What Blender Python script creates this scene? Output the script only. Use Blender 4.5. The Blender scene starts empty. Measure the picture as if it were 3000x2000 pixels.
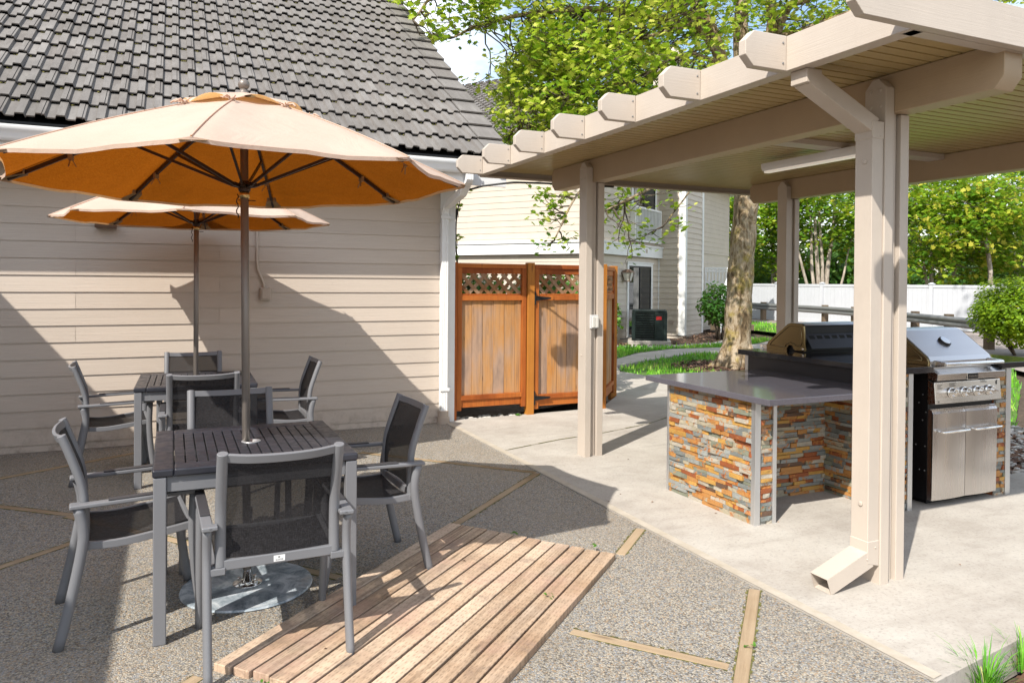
import bpy, bmesh, math, random
import numpy as np
from mathutils import Vector, Matrix
PI = math.pi
sc = bpy.context.scene
col = sc.collection
R = math.radians
rng = random.Random(7)

# ------------------------------------------------------------------ mesh builder
class MB:
    def __init__(s): s.v = []; s.f = []; s.m = []; s.r = []
    def face(s, pts, m=0, r=None):
        i = len(s.v); s.v += [tuple(p) for p in pts]; s.f.append(tuple(range(i, i+len(pts)))); s.m.append(m)
        s.r.append(rng.random() if r is None else r)
    def mesh(s, vs, fs, m=0, r=None):
        i = len(s.v); s.v += [tuple(p) for p in vs]
        r = rng.random() if r is None else r
        for f in fs: s.f.append(tuple(i+k for k in f)); s.m.append(m); s.r.append(r)
    def hexa(s, p, m=0, r=None):          # p: 8 points, bottom 4 (ccw) then top 4
        s.mesh(p, [(3,2,1,0),(4,5,6,7),(0,1,5,4),(1,2,6,5),(2,3,7,6),(3,0,4,7)], m, r)
    def box(s, x0, x1, y0, y1, z0, z1, m=0, r=None):
        s.hexa([(x0,y0,z0),(x1,y0,z0),(x1,y1,z0),(x0,y1,z0),(x0,y0,z1),(x1,y0,z1),(x1,y1,z1),(x0,y1,z1)], m, r)
    def obox(s, c, ax, ay, az, m=0, r=None):   # centre and three half axis vectors
        c, ax, ay, az = map(Vector, (c, ax, ay, az))
        s.hexa([c-ax-ay-az, c+ax-ay-az, c+ax+ay-az, c-ax+ay-az, c-ax-ay+az, c+ax-ay+az, c+ax+ay+az, c-ax+ay+az], m, r)
    def bar(s, p, q, w, h, up=(0,0,1), m=0, r=None):   # rectangular bar from p to q
        p, q = Vector(p), Vector(q); d = (q-p); L = d.length; d.normalize()
        u = Vector(up); sd = d.cross(u)
        if sd.length < 1e-4: sd = d.cross(Vector((1,0,0)))
        sd.normalize(); u = sd.cross(d)
        s.obox((p+q)/2, d*L/2, sd*w/2, u*h/2, m, r)
    def prism(s, poly, ext, m=0, r=None):     # planar polygon extruded by the vector ext
        n = len(poly); e = Vector(ext); P = [Vector(p) for p in poly]
        vs = P + [p+e for p in P]
        s.mesh(vs, [tuple(range(n-1,-1,-1)), tuple(range(n,2*n))] + [(i,(i+1)%n,n+(i+1)%n,n+i) for i in range(n)], m, r)
    def tube(s, pts, rad, n=8, m=0, r=None, cap=True, sx=1.0, up=None):
        P = [Vector(p) for p in pts]; k = len(P)
        rad = list(rad) if hasattr(rad, '__len__') else [rad]*k
        vs = []; prev = None
        for i, p in enumerate(P):
            t = (P[min(i+1,k-1)]-P[max(i-1,0)]).normalized()
            if prev is None:
                a = Vector(up) if up else (Vector((0,0,1)) if abs(t.z) < .9 else Vector((1,0,0)))
                u = (a - t*a.dot(t)).normalized()
            else: u = (prev - t*prev.dot(t)).normalized()
            prev = u; w = t.cross(u)
            for j in range(n):
                a = 2*PI*(j+.5)/n
                vs.append(p + (u*math.cos(a) + w*math.sin(a)*sx)*rad[i])
        fs = []
        for i in range(k-1):
            for j in range(n):
                fs.append((i*n+j, i*n+(j+1)%n, (i+1)*n+(j+1)%n, (i+1)*n+j))
        if cap: fs += [tuple(range(n-1,-1,-1)), tuple((k-1)*n+j for j in range(n))]
        s.mesh(vs, fs, m, r)
    def lathe(s, prof, c=(0,0,0), n=24, m=0, r=None):   # prof: [(radius, z)...]
        vs = []; fs = []
        for (q, z) in prof:
            for j in range(n):
                a = 2*PI*j/n; vs.append((c[0]+q*math.cos(a), c[1]+q*math.sin(a), c[2]+z))
        for i in range(len(prof)-1):
            for j in range(n): fs.append((i*n+j, i*n+(j+1)%n, (i+1)*n+(j+1)%n, (i+1)*n+j))
        fs += [tuple(range(n-1,-1,-1)), tuple((len(prof)-1)*n+j for j in range(n))]
        s.mesh(vs, fs, m, r)
    def ball(s, c, rx, ry=None, rz=None, n=10, m=0, r=None):
        ry = ry or rx; rz = rz or rx; vs = []; fs = []; k = n//2+1
        for i in range(k+1):
            t = PI*i/k
            for j in range(n):
                a = 2*PI*j/n
                vs.append((c[0]+rx*math.sin(t)*math.cos(a), c[1]+ry*math.sin(t)*math.sin(a), c[2]+rz*math.cos(t)))
        for i in range(k):
            for j in range(n): fs.append(((i+1)*n+j, (i+1)*n+(j+1)%n, i*n+(j+1)%n, i*n+j))
        s.mesh(vs, fs, m, r)
    def build(s, name, mats, parent=None, smooth=False, bevel=0, local=False, seg=2, weld=False):
        me = bpy.data.meshes.new(name)
        off = Vector((0,0,0))
        if parent is not None and not local: off = BASE[parent.name]
        V = np.array(s.v, dtype=np.float64).reshape(-1,3) - np.array(off)
        me.from_pydata(V.tolist(), [], s.f)
        mats = mats if isinstance(mats, (list, tuple)) else [mats]
        for mm in mats: me.materials.append(mm)
        if len(mats) > 1: me.polygons.foreach_set('material_index', s.m)
        at = me.attributes.new('rnd', 'FLOAT', 'FACE'); at.data.foreach_set('value', s.r)
        if smooth: me.polygons.foreach_set('use_smooth', [True]*len(me.polygons))
        me.update()
        o = bpy.data.objects.new(name, me); col.objects.link(o)
        if parent is not None: o.parent = parent; BASE[o.name] = off
        else: BASE[o.name] = Vector((0,0,0))
        if bevel:
            b = o.modifiers.new('bevel', 'BEVEL'); b.width = bevel; b.segments = seg; b.limit_method = 'ANGLE'; b.angle_limit = R(40)
            if smooth is False: me.polygons.foreach_set('use_smooth', [True]*len(me.polygons)); b.harden_normals = True
        return o
BASE = {}
def thing(name, label, cat, loc=(0,0,0), rz=0, group=None):
    o = bpy.data.objects.new(name, None); col.objects.link(o)
    o.location = loc; o.rotation_euler = (0,0,rz); o.empty_display_size = .1
    tag(o, label, cat, group); BASE[o.name] = Vector(loc)
    return o
def tag(o, label=None, cat=None, group=None, kind=None):
    if label: o['label'] = label
    if cat: o['category'] = cat
    if group: o['group'] = group
    if kind: o['kind'] = kind
    return o
def lab(o, label): o['label'] = label; return o
def kids(o): return [c for c in list(col.objects) if c.parent == o]
def copy_tree(o, parent=None):
    c = o.copy(); col.objects.link(c); c.parent = parent
    for ch in kids(o): copy_tree(ch, c)
    return c

# ------------------------------------------------------------------ materials
class NT:
    def __init__(s, name):
        s.m = bpy.data.materials.new(name); s.m.use_nodes = True
        s.t = s.m.node_tree; s.n = s.t.nodes; s.l = s.t.links
        s.b = s.n['Principled BSDF']; s.out = s.n['Material Output']
        s.tc = s.n.new('ShaderNodeTexCoord'); s.obj = s.tc.outputs['Object']
    def new(s, t, **k):
        n = s.n.new(t)
        for a, b in k.items(): setattr(n, a, b)
        return n
    def put(s, sock, v):
        if hasattr(v, 'node'): s.l.new(v, sock)
        else: sock.default_value = v
    def mapping(s, scale=(1,1,1), rot=(0,0,0), vec=None, loc=(0,0,0)):
        n = s.new('ShaderNodeMapping'); s.l.new(vec or s.obj, n.inputs[0])
        n.inputs['Scale'].default_value = scale; n.inputs['Rotation'].default_value = rot; n.inputs['Location'].default_value = loc
        return n.outputs[0]
    def noise(s, scale=5, detail=4, rough=.6, vec=None, dist=0):
        n = s.new('ShaderNodeTexNoise'); s.l.new(vec or s.obj, n.inputs['Vector'])
        n.inputs['Scale'].default_value = scale; n.inputs['Detail'].default_value = detail
        n.inputs['Roughness'].default_value = rough; n.inputs['Distortion'].default_value = dist
        return n.outputs['Fac']
    def voro(s, scale=5, feature='F1', vec=None, out='Distance', rand=1):
        n = s.new('ShaderNodeTexVoronoi', feature=feature); s.l.new(vec or s.obj, n.inputs['Vector'])
        n.inputs['Scale'].default_value = scale; n.inputs['Randomness'].default_value = rand
        return n.outputs[out]
    def ramp(s, fac, stops, interp='LINEAR'):
        n = s.new('ShaderNodeValToRGB'); s.l.new(fac, n.inputs[0]); r = n.color_ramp; r.interpolation = interp
        while len(r.elements) < len(stops): r.elements.new(.5)
        for e, (p, c) in zip(r.elements, stops):
            e.position = p; e.color = (*c, 1) if len(c) == 3 else c
        return n.outputs[0]
    def val(s, fac, lo, hi, a=0., b=1.):
        n = s.new('ShaderNodeMapRange'); s.l.new(fac, n.inputs[0])
        n.inputs[1].default_value = a; n.inputs[2].default_value = b; n.inputs[3].default_value = lo; n.inputs[4].default_value = hi
        return n.outputs[0]
    def mix(s, fac, a, b, mode='MIX'):
        n = s.new('ShaderNodeMix', data_type='RGBA', blend_type=mode)
        s.put(n.inputs[0], fac)
        for k, v in ((6, a), (7, b)):
            if not hasattr(v, 'node') and len(v) == 3: v = (*v, 1)
            s.put(n.inputs[k], v)
        return n.outputs[2]
    def math(s, op, a, b=0.):
        n = s.new('ShaderNodeMath', operation=op); s.put(n.inputs[0], a); s.put(n.inputs[1], b); return n.outputs[0]
    def attr(s, name='rnd'):
        return s.new('ShaderNodeAttribute', attribute_name=name).outputs['Fac']
    def bump(s, h, strength=.3, dist=.01):
        n = s.new('ShaderNodeBump'); s.l.new(h, n.inputs['Height'])
        n.inputs['Strength'].default_value = strength; n.inputs['Distance'].default_value = dist
        s.l.new(n.outputs[0], s.b.inputs['Normal']); return n.outputs[0]
    def set(s, color=None, rough=None, metal=None, spec=None):
        if color is not None:
            if not hasattr(color, 'node') and len(color) == 3: color = (*color, 1)
            s.put(s.b.inputs['Base Color'], color)
        if rough is not None: s.put(s.b.inputs['Roughness'], rough)
        if metal is not None: s.put(s.b.inputs['Metallic'], metal)
        if spec is not None: s.put(s.b.inputs['Specular IOR Level'], spec)
        return s
def vary(c, k): return tuple(min(1, x*k) for x in c)

def paint(name, c, rough=.55, grain=None, dirt=.06, spec=.4, bscale=60):
    t = NT(name); f = t.noise(2.2, 5); colr = t.ramp(f, [(.3, vary(c, 1-dirt)), (.7, vary(c, 1+dirt*.6))])
    t.set(colr, rough, 0, spec)
    if grain is not None:
        g = t.noise(1, 6, .65, vec=t.mapping(grain), dist=1.2)
        t.set(t.mix(t.val(t.noise(1.4, 6, .75, vec=t.mapping((2, 2, .8))), 0, .28, .52, .74), colr, vary(c, .74)))
        t.bump(g, .3, .004)
    else: t.bump(t.noise(bscale, 3), .06, .003)
    return t.m
def metal(name, c, rough=.3, metalv=1., scr=(2, 2, 120), amp=.1):
    t = NT(name); g = t.noise(1, 4, .6, vec=t.mapping(scr))
    t.set(c, t.val(g, rough-amp*.5, rough+amp, .3, .7), metalv); return t.m
WALLC = (.54, .46, .385)
M = {}
def siding(name, c, sc_):
    t = NT(name); a = t.attr(); k = t.ramp(a, [(0, vary(c, .95)), (1, vary(c, 1.04))])
    k = t.mix(t.val(t.noise(1, 5, .65, vec=t.mapping((.9, .9, 3))), 0, .22, .5, .75), k, vary(c, .78))
    sz = t.new('ShaderNodeSeparateXYZ'); t.l.new(t.obj, sz.inputs[0])         # splashed soil low on the wall, ragged edge
    k = t.mix(t.math('MULTIPLY', t.val(sz.outputs[2], .7, 0, .0, .34), t.val(t.noise(7, 6, .75), 0, 1, .46, .7)), k, (.20, .15, .105))
    k = t.mix(t.val(t.noise(42, 3, .6), 0, .25, .66, .74), k, vary(c, .7))
    t.set(k, .6, 0, .35); t.bump(t.noise(1, 6, .65, vec=t.mapping(sc_), dist=1.2), .5, .005); return t.m
M['siding'] = siding('siding_paint', WALLC, (1.3, 8, 60))
M['siding2'] = paint('siding_paint_pale', (.57, .50, .42), .6, grain=(1.2, 1.2, 40))
M['white'] = paint('white_paint', (.78, .78, .77), .45)
M['vinyl'] = paint('white_vinyl', (.50, .515, .54), .4, dirt=.05)
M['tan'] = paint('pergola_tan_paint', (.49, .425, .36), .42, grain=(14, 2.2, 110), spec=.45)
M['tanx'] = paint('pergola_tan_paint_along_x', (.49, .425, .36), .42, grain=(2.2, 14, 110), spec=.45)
M['soffit'] = paint('pergola_panel_shaded_tan', (.40, .295, .135), .3, spec=.5)  # same tan as the posts, ceiling shade mixed into the colour
M['beam'] = paint('pergola_beam_shaded_tan', (.42, .315, .205), .42, grain=(14, 2.2, 110), spec=.45)  # browner copy of the tan paint, carries the shade under the roof
M['tanz'] = paint('pergola_tan_paint_upright', (.49, .425, .36), .42, grain=(110, 110, 2.2), spec=.45)
M['boot'] = paint('beige_plastic', (.46, .38, .31), .5)
# concrete roof tile
t = NT('concrete_roof_tile')
n1 = t.noise(1.3, 5); n2 = t.noise(38, 4, .7); n3 = t.noise(5, 6, .7, vec=t.mapping((3, .6, .6)))
c = t.ramp(t.attr(), [(0, (.145, .131, .12)), (.5, (.17, .156, .146)), (1, (.20, .187, .176))])
c = t.mix(t.val(n3, 0, .6, .45, .8), c, (.30, .285, .265)); c = t.mix(t.val(n1, 0, .6, .38, .72), c, (.105, .098, .09))
c = t.mix(t.val(n2, 0, .35, .55, .75), c, (.07, .07, .062))
t.set(c, .88, 0, .25); t.bump(n2, .3, .004); M['tile'] = t.m
t = NT('roof_moss'); n = t.noise(60, 4); t.set(t.ramp(n, [(.3, (.03, .03, .012)), (.55, (.13, .12, .03)), (.75, (.30, .27, .07))]), .95); t.bump(n, .8, .01); M['moss'] = t.m
# exposed aggregate paving
t = NT('exposed_aggregate')
v1 = t.voro(140, out='Color'); v2 = t.voro(140); sep = t.new('ShaderNodeSeparateColor'); t.l.new(v1, sep.inputs[0])
c = t.ramp(sep.outputs[0], [(0, (.12, .11, .095)), (.18, (.27, .25, .215)), (.42, (.36, .31, .24)), (.58, (.26, .27, .28)), (.76, (.44, .395, .32)), (.92, (.33, .23, .14)), (1, (.58, .54, .47))], 'CONSTANT')
c = t.mix(t.val(v2, 0, .55, .42, .75), c, (.13, .112, .092))
big = t.noise(1.1, 5); c = t.mix(t.val(big, 0, .35, .5, .75), c, (.16, .125, .085))
c = t.mix(t.val(t.noise(.55, 3), 0, .25, .45, .7), c, (.36, .31, .25))
t.set(c, t.val(big, .8, .62, .4, .7), 0, .35); t.bump(v2, .7, -.006); M['aggregate'] = t.m
# pale concrete
t = NT('broom_finished_concrete'); n1 = t.noise(1.6, 6, .7); n2 = t.noise(55, 5, .75); n3 = t.noise(1, 5, .7, vec=t.mapping((2, 9, 2)))
c = t.ramp(n1, [(.3, (.33, .295, .255)), (.5, (.41, .375, .33)), (.72, (.48, .45, .40))])
c = t.mix(t.val(n3, 0, .5, .5, .75), c, (.28, .25, .215)); c = t.mix(t.val(n2, 0, .6, .52, .70), c, (.19, .175, .16))
c = t.mix(t.val(t.noise(8, 4), 0, .25, .5, .8), c, (.50, .475, .43))
t.set(c, .85, 0, .3); t.bump(n2, .25, .003); M['concrete'] = t.m
t = NT('trowelled_concrete'); n = t.noise(9, 5, .7); t.set(t.ramp(n, [(.3, (.36, .31, .24)), (.7, (.47, .42, .35))]), .8); M['concrete2'] = t.m
t = NT('asphalt_drive'); n2 = t.noise(30, 5, .7); c = t.ramp(t.noise(.5, 5), [(.3, (.23, .19, .165)), (.7, (.30, .255, .225))]); t.set(t.mix(t.val(n2, 0, .5, .5, .7), c, (.15, .13, .12)), .9); M['asphalt'] = t.m
t = NT('garden_soil'); n = t.noise(14, 8, .75); t.set(t.ramp(n, [(.3, (.035, .024, .016)), (.5, (.085, .058, .038)), (.7, (.15, .10, .065))]), .95); t.bump(n, .8, .03); M['soil'] = t.m
t = NT('turf_base'); n = t.noise(3, 6, .7); t.set(t.ramp(n, [(.3, (.045, .11, .012)), (.7, (.12, .22, .025))]), .95); t.bump(t.noise(80, 3), .8, .02); M['turf'] = t.m
t = NT('grass_blade'); t.set(t.ramp(t.attr(), [(0, (.06, .22, .012)), (.5, (.15, .40, .025)), (.9, (.28, .50, .05)), (1, (.42, .40, .14))]), .6, 0, .3); M['blade'] = t.m
t = NT('bark_mulch_chip'); t.set(t.ramp(t.attr(), [(0, (.045, .022, .014)), (.5, (.12, .058, .032)), (.85, (.22, .12, .07)), (1, (.36, .24, .15))]), .85); M['chip'] = t.m
t = NT('river_pebble'); t.set(t.ramp(t.attr(), [(0, (.20, .19, .17)), (.5, (.40, .37, .33)), (1, (.62, .58, .52))]), .7); M['pebble'] = t.m
# weathered deck timber, grain along local x
def timber(name, stops, axis, rough=.75, dots=False, dark=.5, knots=None):
    t = NT(name); sv = {'x': (1.6, 38, 38), 'y': (38, 1.6, 38), 'z': (38, 38, 1.6)}[axis]
    at = t.attr(); off = t.new('ShaderNodeVectorMath', operation='ADD'); t.l.new(t.obj, off.inputs[0])
    cmb = t.new('ShaderNodeCombineXYZ'); [t.l.new(t.math('MULTIPLY', at, k), cmb.inputs[i]) for i, k in enumerate((37., 53., 71.))]
    t.l.new(cmb.outputs[0], off.inputs[1]); ov = off.outputs[0]
    g = t.noise(1, 6, .7, vec=t.mapping(sv, vec=ov), dist=.9)
    big = t.noise(1.3, 4, .6, vec=t.mapping((1.5, 1.5, 1.0), vec=ov))
    c = t.ramp(big, stops); c = t.mix(t.val(g, 0, dark, .42, .72), c, vary(stops[0][1], .45))
    c = t.mix(t.val(at, 0, .45, .3, 1), c, vary(stops[-1][1], 1.1)); c = t.mix(t.val(at, .30, 0, 0, .4), c, vary(stops[0][1], .8))
    kv = t.voro(2.4, vec=t.mapping({'x': (.8, 4, 4), 'y': (4, .8, 4), 'z': (4, 4, .8)}[axis], vec=ov))
    c = t.mix(t.val(kv, .75, 0, .03, .14), c, vary(stops[0][1], .35))
    h = g
    if dots:                                  # incising marks left by the preservative treatment
        iv = t.voro(1, vec=t.mapping((22, 62, 1)), rand=.5); iv.node.voronoi_dimensions = '2D'
        c = t.mix(t.val(iv, .42, 0, .10, .30), c, vary(stops[0][1], .45))
        c = t.mix(t.val(t.noise(2.1, 5, .7), 0, .55, .52, .68), c, (.42, .26, .20)); c = t.mix(t.val(t.noise(5.5, 5, .7), 0, .5, .56, .7), c, (.17, .125, .10))
    t.set(c, rough, 0, .3); t.bump(h, .4, .004)
    return t.m
M['deck'] = timber('weathered_deck_board', [(.28, (.29, .19, .12)), (.40, (.43, .29, .185)), (.52, (.55, .405, .28)), (.62, (.46, .35, .255)), (.75, (.62, .49, .37))], 'x', .72, dots=True, dark=.85)
M['strip'] = timber('timber_divider', [(.3, (.25, .17, .095)), (.5, (.36, .26, .16)), (.7, (.43, .335, .23))], 'x', .8)
M['cedar'] = timber('orange_stained_cedar', [(.3, (.24, .055, .010)), (.5, (.40, .105, .018)), (.7, (.50, .165, .03))], 'z', .55, dark=.5)
M['cedarpost'] = timber('golden_cedar_post', [(.3, (.32, .105, .015)), (.5, (.42, .155, .024)), (.7, (.48, .20, .035))], 'z', .55, dark=.4)
# greyed boards, still golden where new
t = NT('weathered_cedar_board'); at = t.attr()
off = t.new('ShaderNodeVectorMath', operation='ADD'); t.l.new(t.obj, off.inputs[0]); cmb = t.new('ShaderNodeCombineXYZ')
[t.l.new(t.math('MULTIPLY', at, k), cmb.inputs[i]) for i, k in enumerate((31., 47., 11.))]; t.l.new(cmb.outputs[0], off.inputs[1]); ov = off.outputs[0]
g = t.noise(1, 6, .72, vec=t.mapping((26, 26, 1.1), vec=ov), dist=1.3)
patch = t.noise(1.0, 4, .6, vec=t.mapping((3, 3, 1.1), vec=ov))
c = t.ramp(patch, [(.30, (.27, .19, .145)), (.43, (.42, .275, .19)), (.55, (.48, .26, .115)), (.70, (.50, .21, .045))])
sepz = t.new('ShaderNodeSeparateXYZ'); t.l.new(t.obj, sepz.inputs[0])
c = t.mix(t.math('MULTIPLY', t.val(sepz.outputs[2], 0, 1, 1.18, 1.38), t.val(g, .4, 1, .35, .6)), c, (.44, .19, .035))
c = t.mix(t.val(g, 0, .8, .47, .72), c, (.17, .115, .08))
kv = t.voro(2.1, vec=t.mapping((4, 4, 1.2), vec=ov)); c = t.mix(t.val(kv, .85, 0, .03, .12), c, (.12, .06, .02))
t.set(c, .78, 0, .25); t.bump(g, .4, .004); M['board'] = t.m
M['lattice'] = timber('lattice_slat', [(.3, (.20, .075, .022)), (.5, (.30, .15, .065)), (.7, (.36, .25, .17))], 'z', .7)
M['iron'] = metal('black_iron_hinge', (.012, .012, .013, 1), .5, .3)
# ledgestone
t = NT('slate_ledgestone'); at = t.attr()
c = t.ramp(at, [(0, (.18, .195, .185)), (.10, (.27, .28, .26)), (.22, (.36, .315, .225)), (.34, (.20, .21, .155)), (.44, (.42, .20, .06)), (.56, (.47, .265, .065)), (.67, (.26, .075, .024)), (.78, (.40, .36, .29)), (.88, (.12, .07, .045)), (.93, (.25, .26, .245))], 'CONSTANT')
off = t.new('ShaderNodeVectorMath', operation='ADD'); t.l.new(t.obj, off.inputs[0]); cmb = t.new('ShaderNodeCombineXYZ')
[t.l.new(t.math('MULTIPLY', at, k), cmb.inputs[i]) for i, k in enumerate((91., 57., 73.))]; t.l.new(cmb.outputs[0], off.inputs[1]); ov = off.outputs[0]
p1 = t.noise(11, 5, .65, vec=ov, dist=.8); p2 = t.noise(40, 5, .7)
c = t.mix(t.val(p1, 0, .9, .545, .60), c, t.ramp(p2, [(.35, (.20, .05, .018)), (.5, (.44, .16, .035)), (.65, (.54, .33, .10))]))
c = t.mix(t.val(p2, 0, .4, .5, .75), c, (.09, .08, .07))
t.set(c, .6, 0, .4); t.bump(t.noise(30, 6, .7), .6, .008); M['stone'] = t.m
t = NT('polished_quartz'); n = t.noise(160, 3); t.set(t.ramp(n, [(.3, (.075, .07, .085)), (.7, (.125, .118, .135))]), .09, 0, .6); M['quartz'] = t.m
t = NT('black_granite'); n = t.noise(160, 3); t.set(t.ramp(n, [(.3, (.012, .012, .014)), (.75, (.035, .034, .04))]), .1, 0, .5); M['granite'] = t.m
M['alu'] = metal('brushed_aluminium_trim', (.62, .62, .62, 1), .38, .85, scr=(60, 60, 2))
M['steel'] = metal('brushed_stainless_steel', (.64, .62, .60, 1), .24, 1., scr=(1.2, 60, 60), amp=.07)
M['steelv'] = metal('stainless_door_skin', (.60, .575, .56, 1), .27, 1., scr=(25, 25, .6), amp=.03)
M['lid'] = metal('brushed_lid_steel', (.70, .70, .71, 1), .33, 1., scr=(.8, 30, 30), amp=.03)
M['chrome'] = metal('polished_chrome', (.86, .85, .83, 1), .16, 1., amp=.02)
M['bronze'] = metal('lid_side_casting', (.22, .165, .085, 1), .16, 1., amp=.05)
M['black'] = paint('black_enamel', (.006, .006, .007), .45, dirt=.3)
M['charcoal'] = paint('charcoal_panel', (.022, .021, .024), .35, dirt=.2)
# furniture
M['frame'] = paint('grey_powder_coat', (.165, .167, .178), .42, spec=.5, dirt=.04, bscale=260)
t = NT('charcoal_table_slat'); n = t.noise(6, 5); t.set(t.ramp(n, [(.35, (.017, .018, .025)), (.7, (.030, .031, .041))]), t.val(t.noise(22, 4), .3, .5, .4, .7), 0, .5); M['tabletop'] = t.m
M['pad'] = paint('charcoal_arm_pad', (.045, .043, .046), .45, dirt=.1)
# woven sling: the open weave lets part of the light through
t = NT('mesh_sling'); wv = t.noise(1, 2, .5, vec=t.mapping((420, 420, 60))); wh = t.noise(1, 2, .5, vec=t.mapping((60, 60, 500)))
c = t.mix(t.val(wv, 0, 1, .4, .6), (.010, .0095, .010), (.024, .022, .024)); c = t.mix(t.val(wh, 0, .5, .45, .6), c, (.034, .033, .036))
t.set(c, .75, 0, .15); tr = t.new('ShaderNodeBsdfTransparent'); ms = t.new('ShaderNodeMixShader'); ms.inputs[0].default_value = .91
t.l.new(tr.outputs[0], ms.inputs[1]); t.l.new(t.b.outputs[0], ms.inputs[2]); t.l.new(ms.outputs[0], t.out.inputs[0]); M['sling'] = t.m
# umbrella canvas, sun shines through it
t = NT('beige_canvas'); n = t.noise(1.7, 5, .6); w = t.noise(1, 3, .6, vec=t.mapping((260, 40, 260)))
c = t.ramp(n, [(.3, (.66, .515, .415)), (.7, (.74, .60, .495))]); t.set(c, .85, 0, .2)
tl = t.new('ShaderNodeBsdfTranslucent'); t.l.new(t.mix(t.val(w, 0, 1, .3, .7), (.62, .34, .12), (.80, .46, .18)), tl.inputs[0])
ms = t.new('ShaderNodeMixShader'); ms.inputs[0].default_value = .42
t.l.new(t.b.outputs[0], ms.inputs[1]); t.l.new(tl.outputs[0], ms.inputs[2]); t.l.new(ms.outputs[0], t.out.inputs[0])
bn = t.bump(t.noise(3.5, 4, .6, dist=1.5), .35, .03); t.l.new(bn, tl.inputs['Normal']); M['canvas'] = t.m
t = NT('canvas_underside_shade'); n = t.noise(2.4, 5, .6); w = t.noise(1, 3, .6, vec=t.mapping((260, 40, 260)))  # dark ochre: underside's shade and sun glow put into the colour
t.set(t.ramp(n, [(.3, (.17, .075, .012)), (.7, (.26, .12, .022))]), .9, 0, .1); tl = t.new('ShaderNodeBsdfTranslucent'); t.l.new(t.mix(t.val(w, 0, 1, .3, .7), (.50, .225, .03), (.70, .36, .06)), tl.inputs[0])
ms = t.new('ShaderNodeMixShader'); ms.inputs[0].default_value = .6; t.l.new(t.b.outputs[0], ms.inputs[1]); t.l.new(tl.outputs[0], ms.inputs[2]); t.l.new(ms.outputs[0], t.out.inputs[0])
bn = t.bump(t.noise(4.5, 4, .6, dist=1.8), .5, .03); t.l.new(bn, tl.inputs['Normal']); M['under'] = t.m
t = NT('canvas_pocket'); t.set((.30, .19, .09), .85); M['pocket'] = t.m
M['pole'] = metal('bronze_pole', (.20, .172, .15, 1), .38, .35, scr=(80, 80, 2))
M['ribm'] = metal('dark_bronze_rib', (.06, .04, .03, 1), .4, .6)
M['brass'] = metal('brass_collar', (.65, .48, .22, 1), .3, 1.)
t = NT('galvanised_base_plate'); n = t.noise(9, 7, .72, dist=.8); n2 = t.noise(2.5, 4)
c = t.ramp(n, [(.36, (.16, .20, .23)), (.48, (.33, .38, .42)), (.58, (.56, .60, .63)), (.72, (.72, .74, .76))]); c = t.mix(t.val(t.noise(5, 4), 0, .6, .62, .75), c, (.42, .34, .27))
t.set(c, .5, .25, .4); M['plate'] = t.m
# vegetation
def leafmat(name, stops, trans=.45):
    t = NT(name); a = t.attr(); c = t.ramp(a, stops); t.set(c, .5, 0, .35)
    tl = t.new('ShaderNodeBsdfTranslucent'); t.l.new(t.mix(.45, c, (.50, .62, .04), 'MIX'), tl.inputs[0])
    ms = t.new('ShaderNodeMixShader'); ms.inputs[0].default_value = trans
    t.l.new(t.b.outputs[0], ms.inputs[1]); t.l.new(tl.outputs[0], ms.inputs[2]); t.l.new(ms.outputs[0], t.out.inputs[0]); return t.m
M['maple'] = leafmat('plane_leaf', [(0, (.045, .15, .012)), (.3, (.14, .30, .02)), (.65, (.34, .47, .035)), (1, (.66, .66, .15))], .5)
M['forest'] = leafmat('forest_leaf', [(0, (.035, .11, .014)), (.4, (.11, .27, .02)), (.75, (.25, .42, .03)), (.93, (.42, .52, .05)), (1, (.60, .56, .07))], .5)
M['conifer'] = leafmat('dark_green_leaf', [(0, (.025, .075, .014)), (.6, (.07, .19, .022)), (1, (.18, .33, .035))], .3)
M['shrub'] = leafmat('glossy_shrub_leaf', [(0, (.025, .10, .015)), (.6, (.06, .20, .025)), (1, (.16, .34, .05))], .35)
M['lime'] = leafmat('lime_shrub_leaf', [(0, (.07, .16, .01)), (.5, (.22, .36, .012)), (1, (.42, .50, .03))], .45)
t = NT('plane_bark'); v = t.voro(9, vec=t.mapping((1, 1, .6))); n = t.noise(7, 6, .65, vec=t.mapping((1, 1, .45)), dist=1.2); n2 = t.noise(30, 5, .7, vec=t.mapping((1, 1, .3)))
c = t.ramp(n, [(.32, (.07, .048, .028)), (.42, (.17, .115, .065)), (.50, (.31, .235, .15)), (.58, (.40, .325, .24)), (.68, (.23, .155, .075))])
c = t.mix(t.val(t.noise(3.2, 4), 0, .75, .52, .66), c, (.33, .25, .055)); c = t.mix(t.val(n2, 0, .7, .52, .68), c, (.07, .05, .032))
t.set(c, .9, 0, .2); t.bump(n2, .9, .03); M['bark'] = t.m
t = NT('grey_twig'); n = t.noise(12, 4, vec=t.mapping((1, 1, .3))); t.set(t.ramp(n, [(.35, (.05, .036, .024)), (.65, (.13, .10, .07))]), .9); M['twig'] = t.m
t = NT('pale_trunk'); n = t.noise(12, 4, vec=t.mapping((1, 1, .3))); t.set(t.ramp(n, [(.35, (.22, .18, .14)), (.65, (.46, .40, .33))]), .9); M['pale'] = t.m
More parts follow.
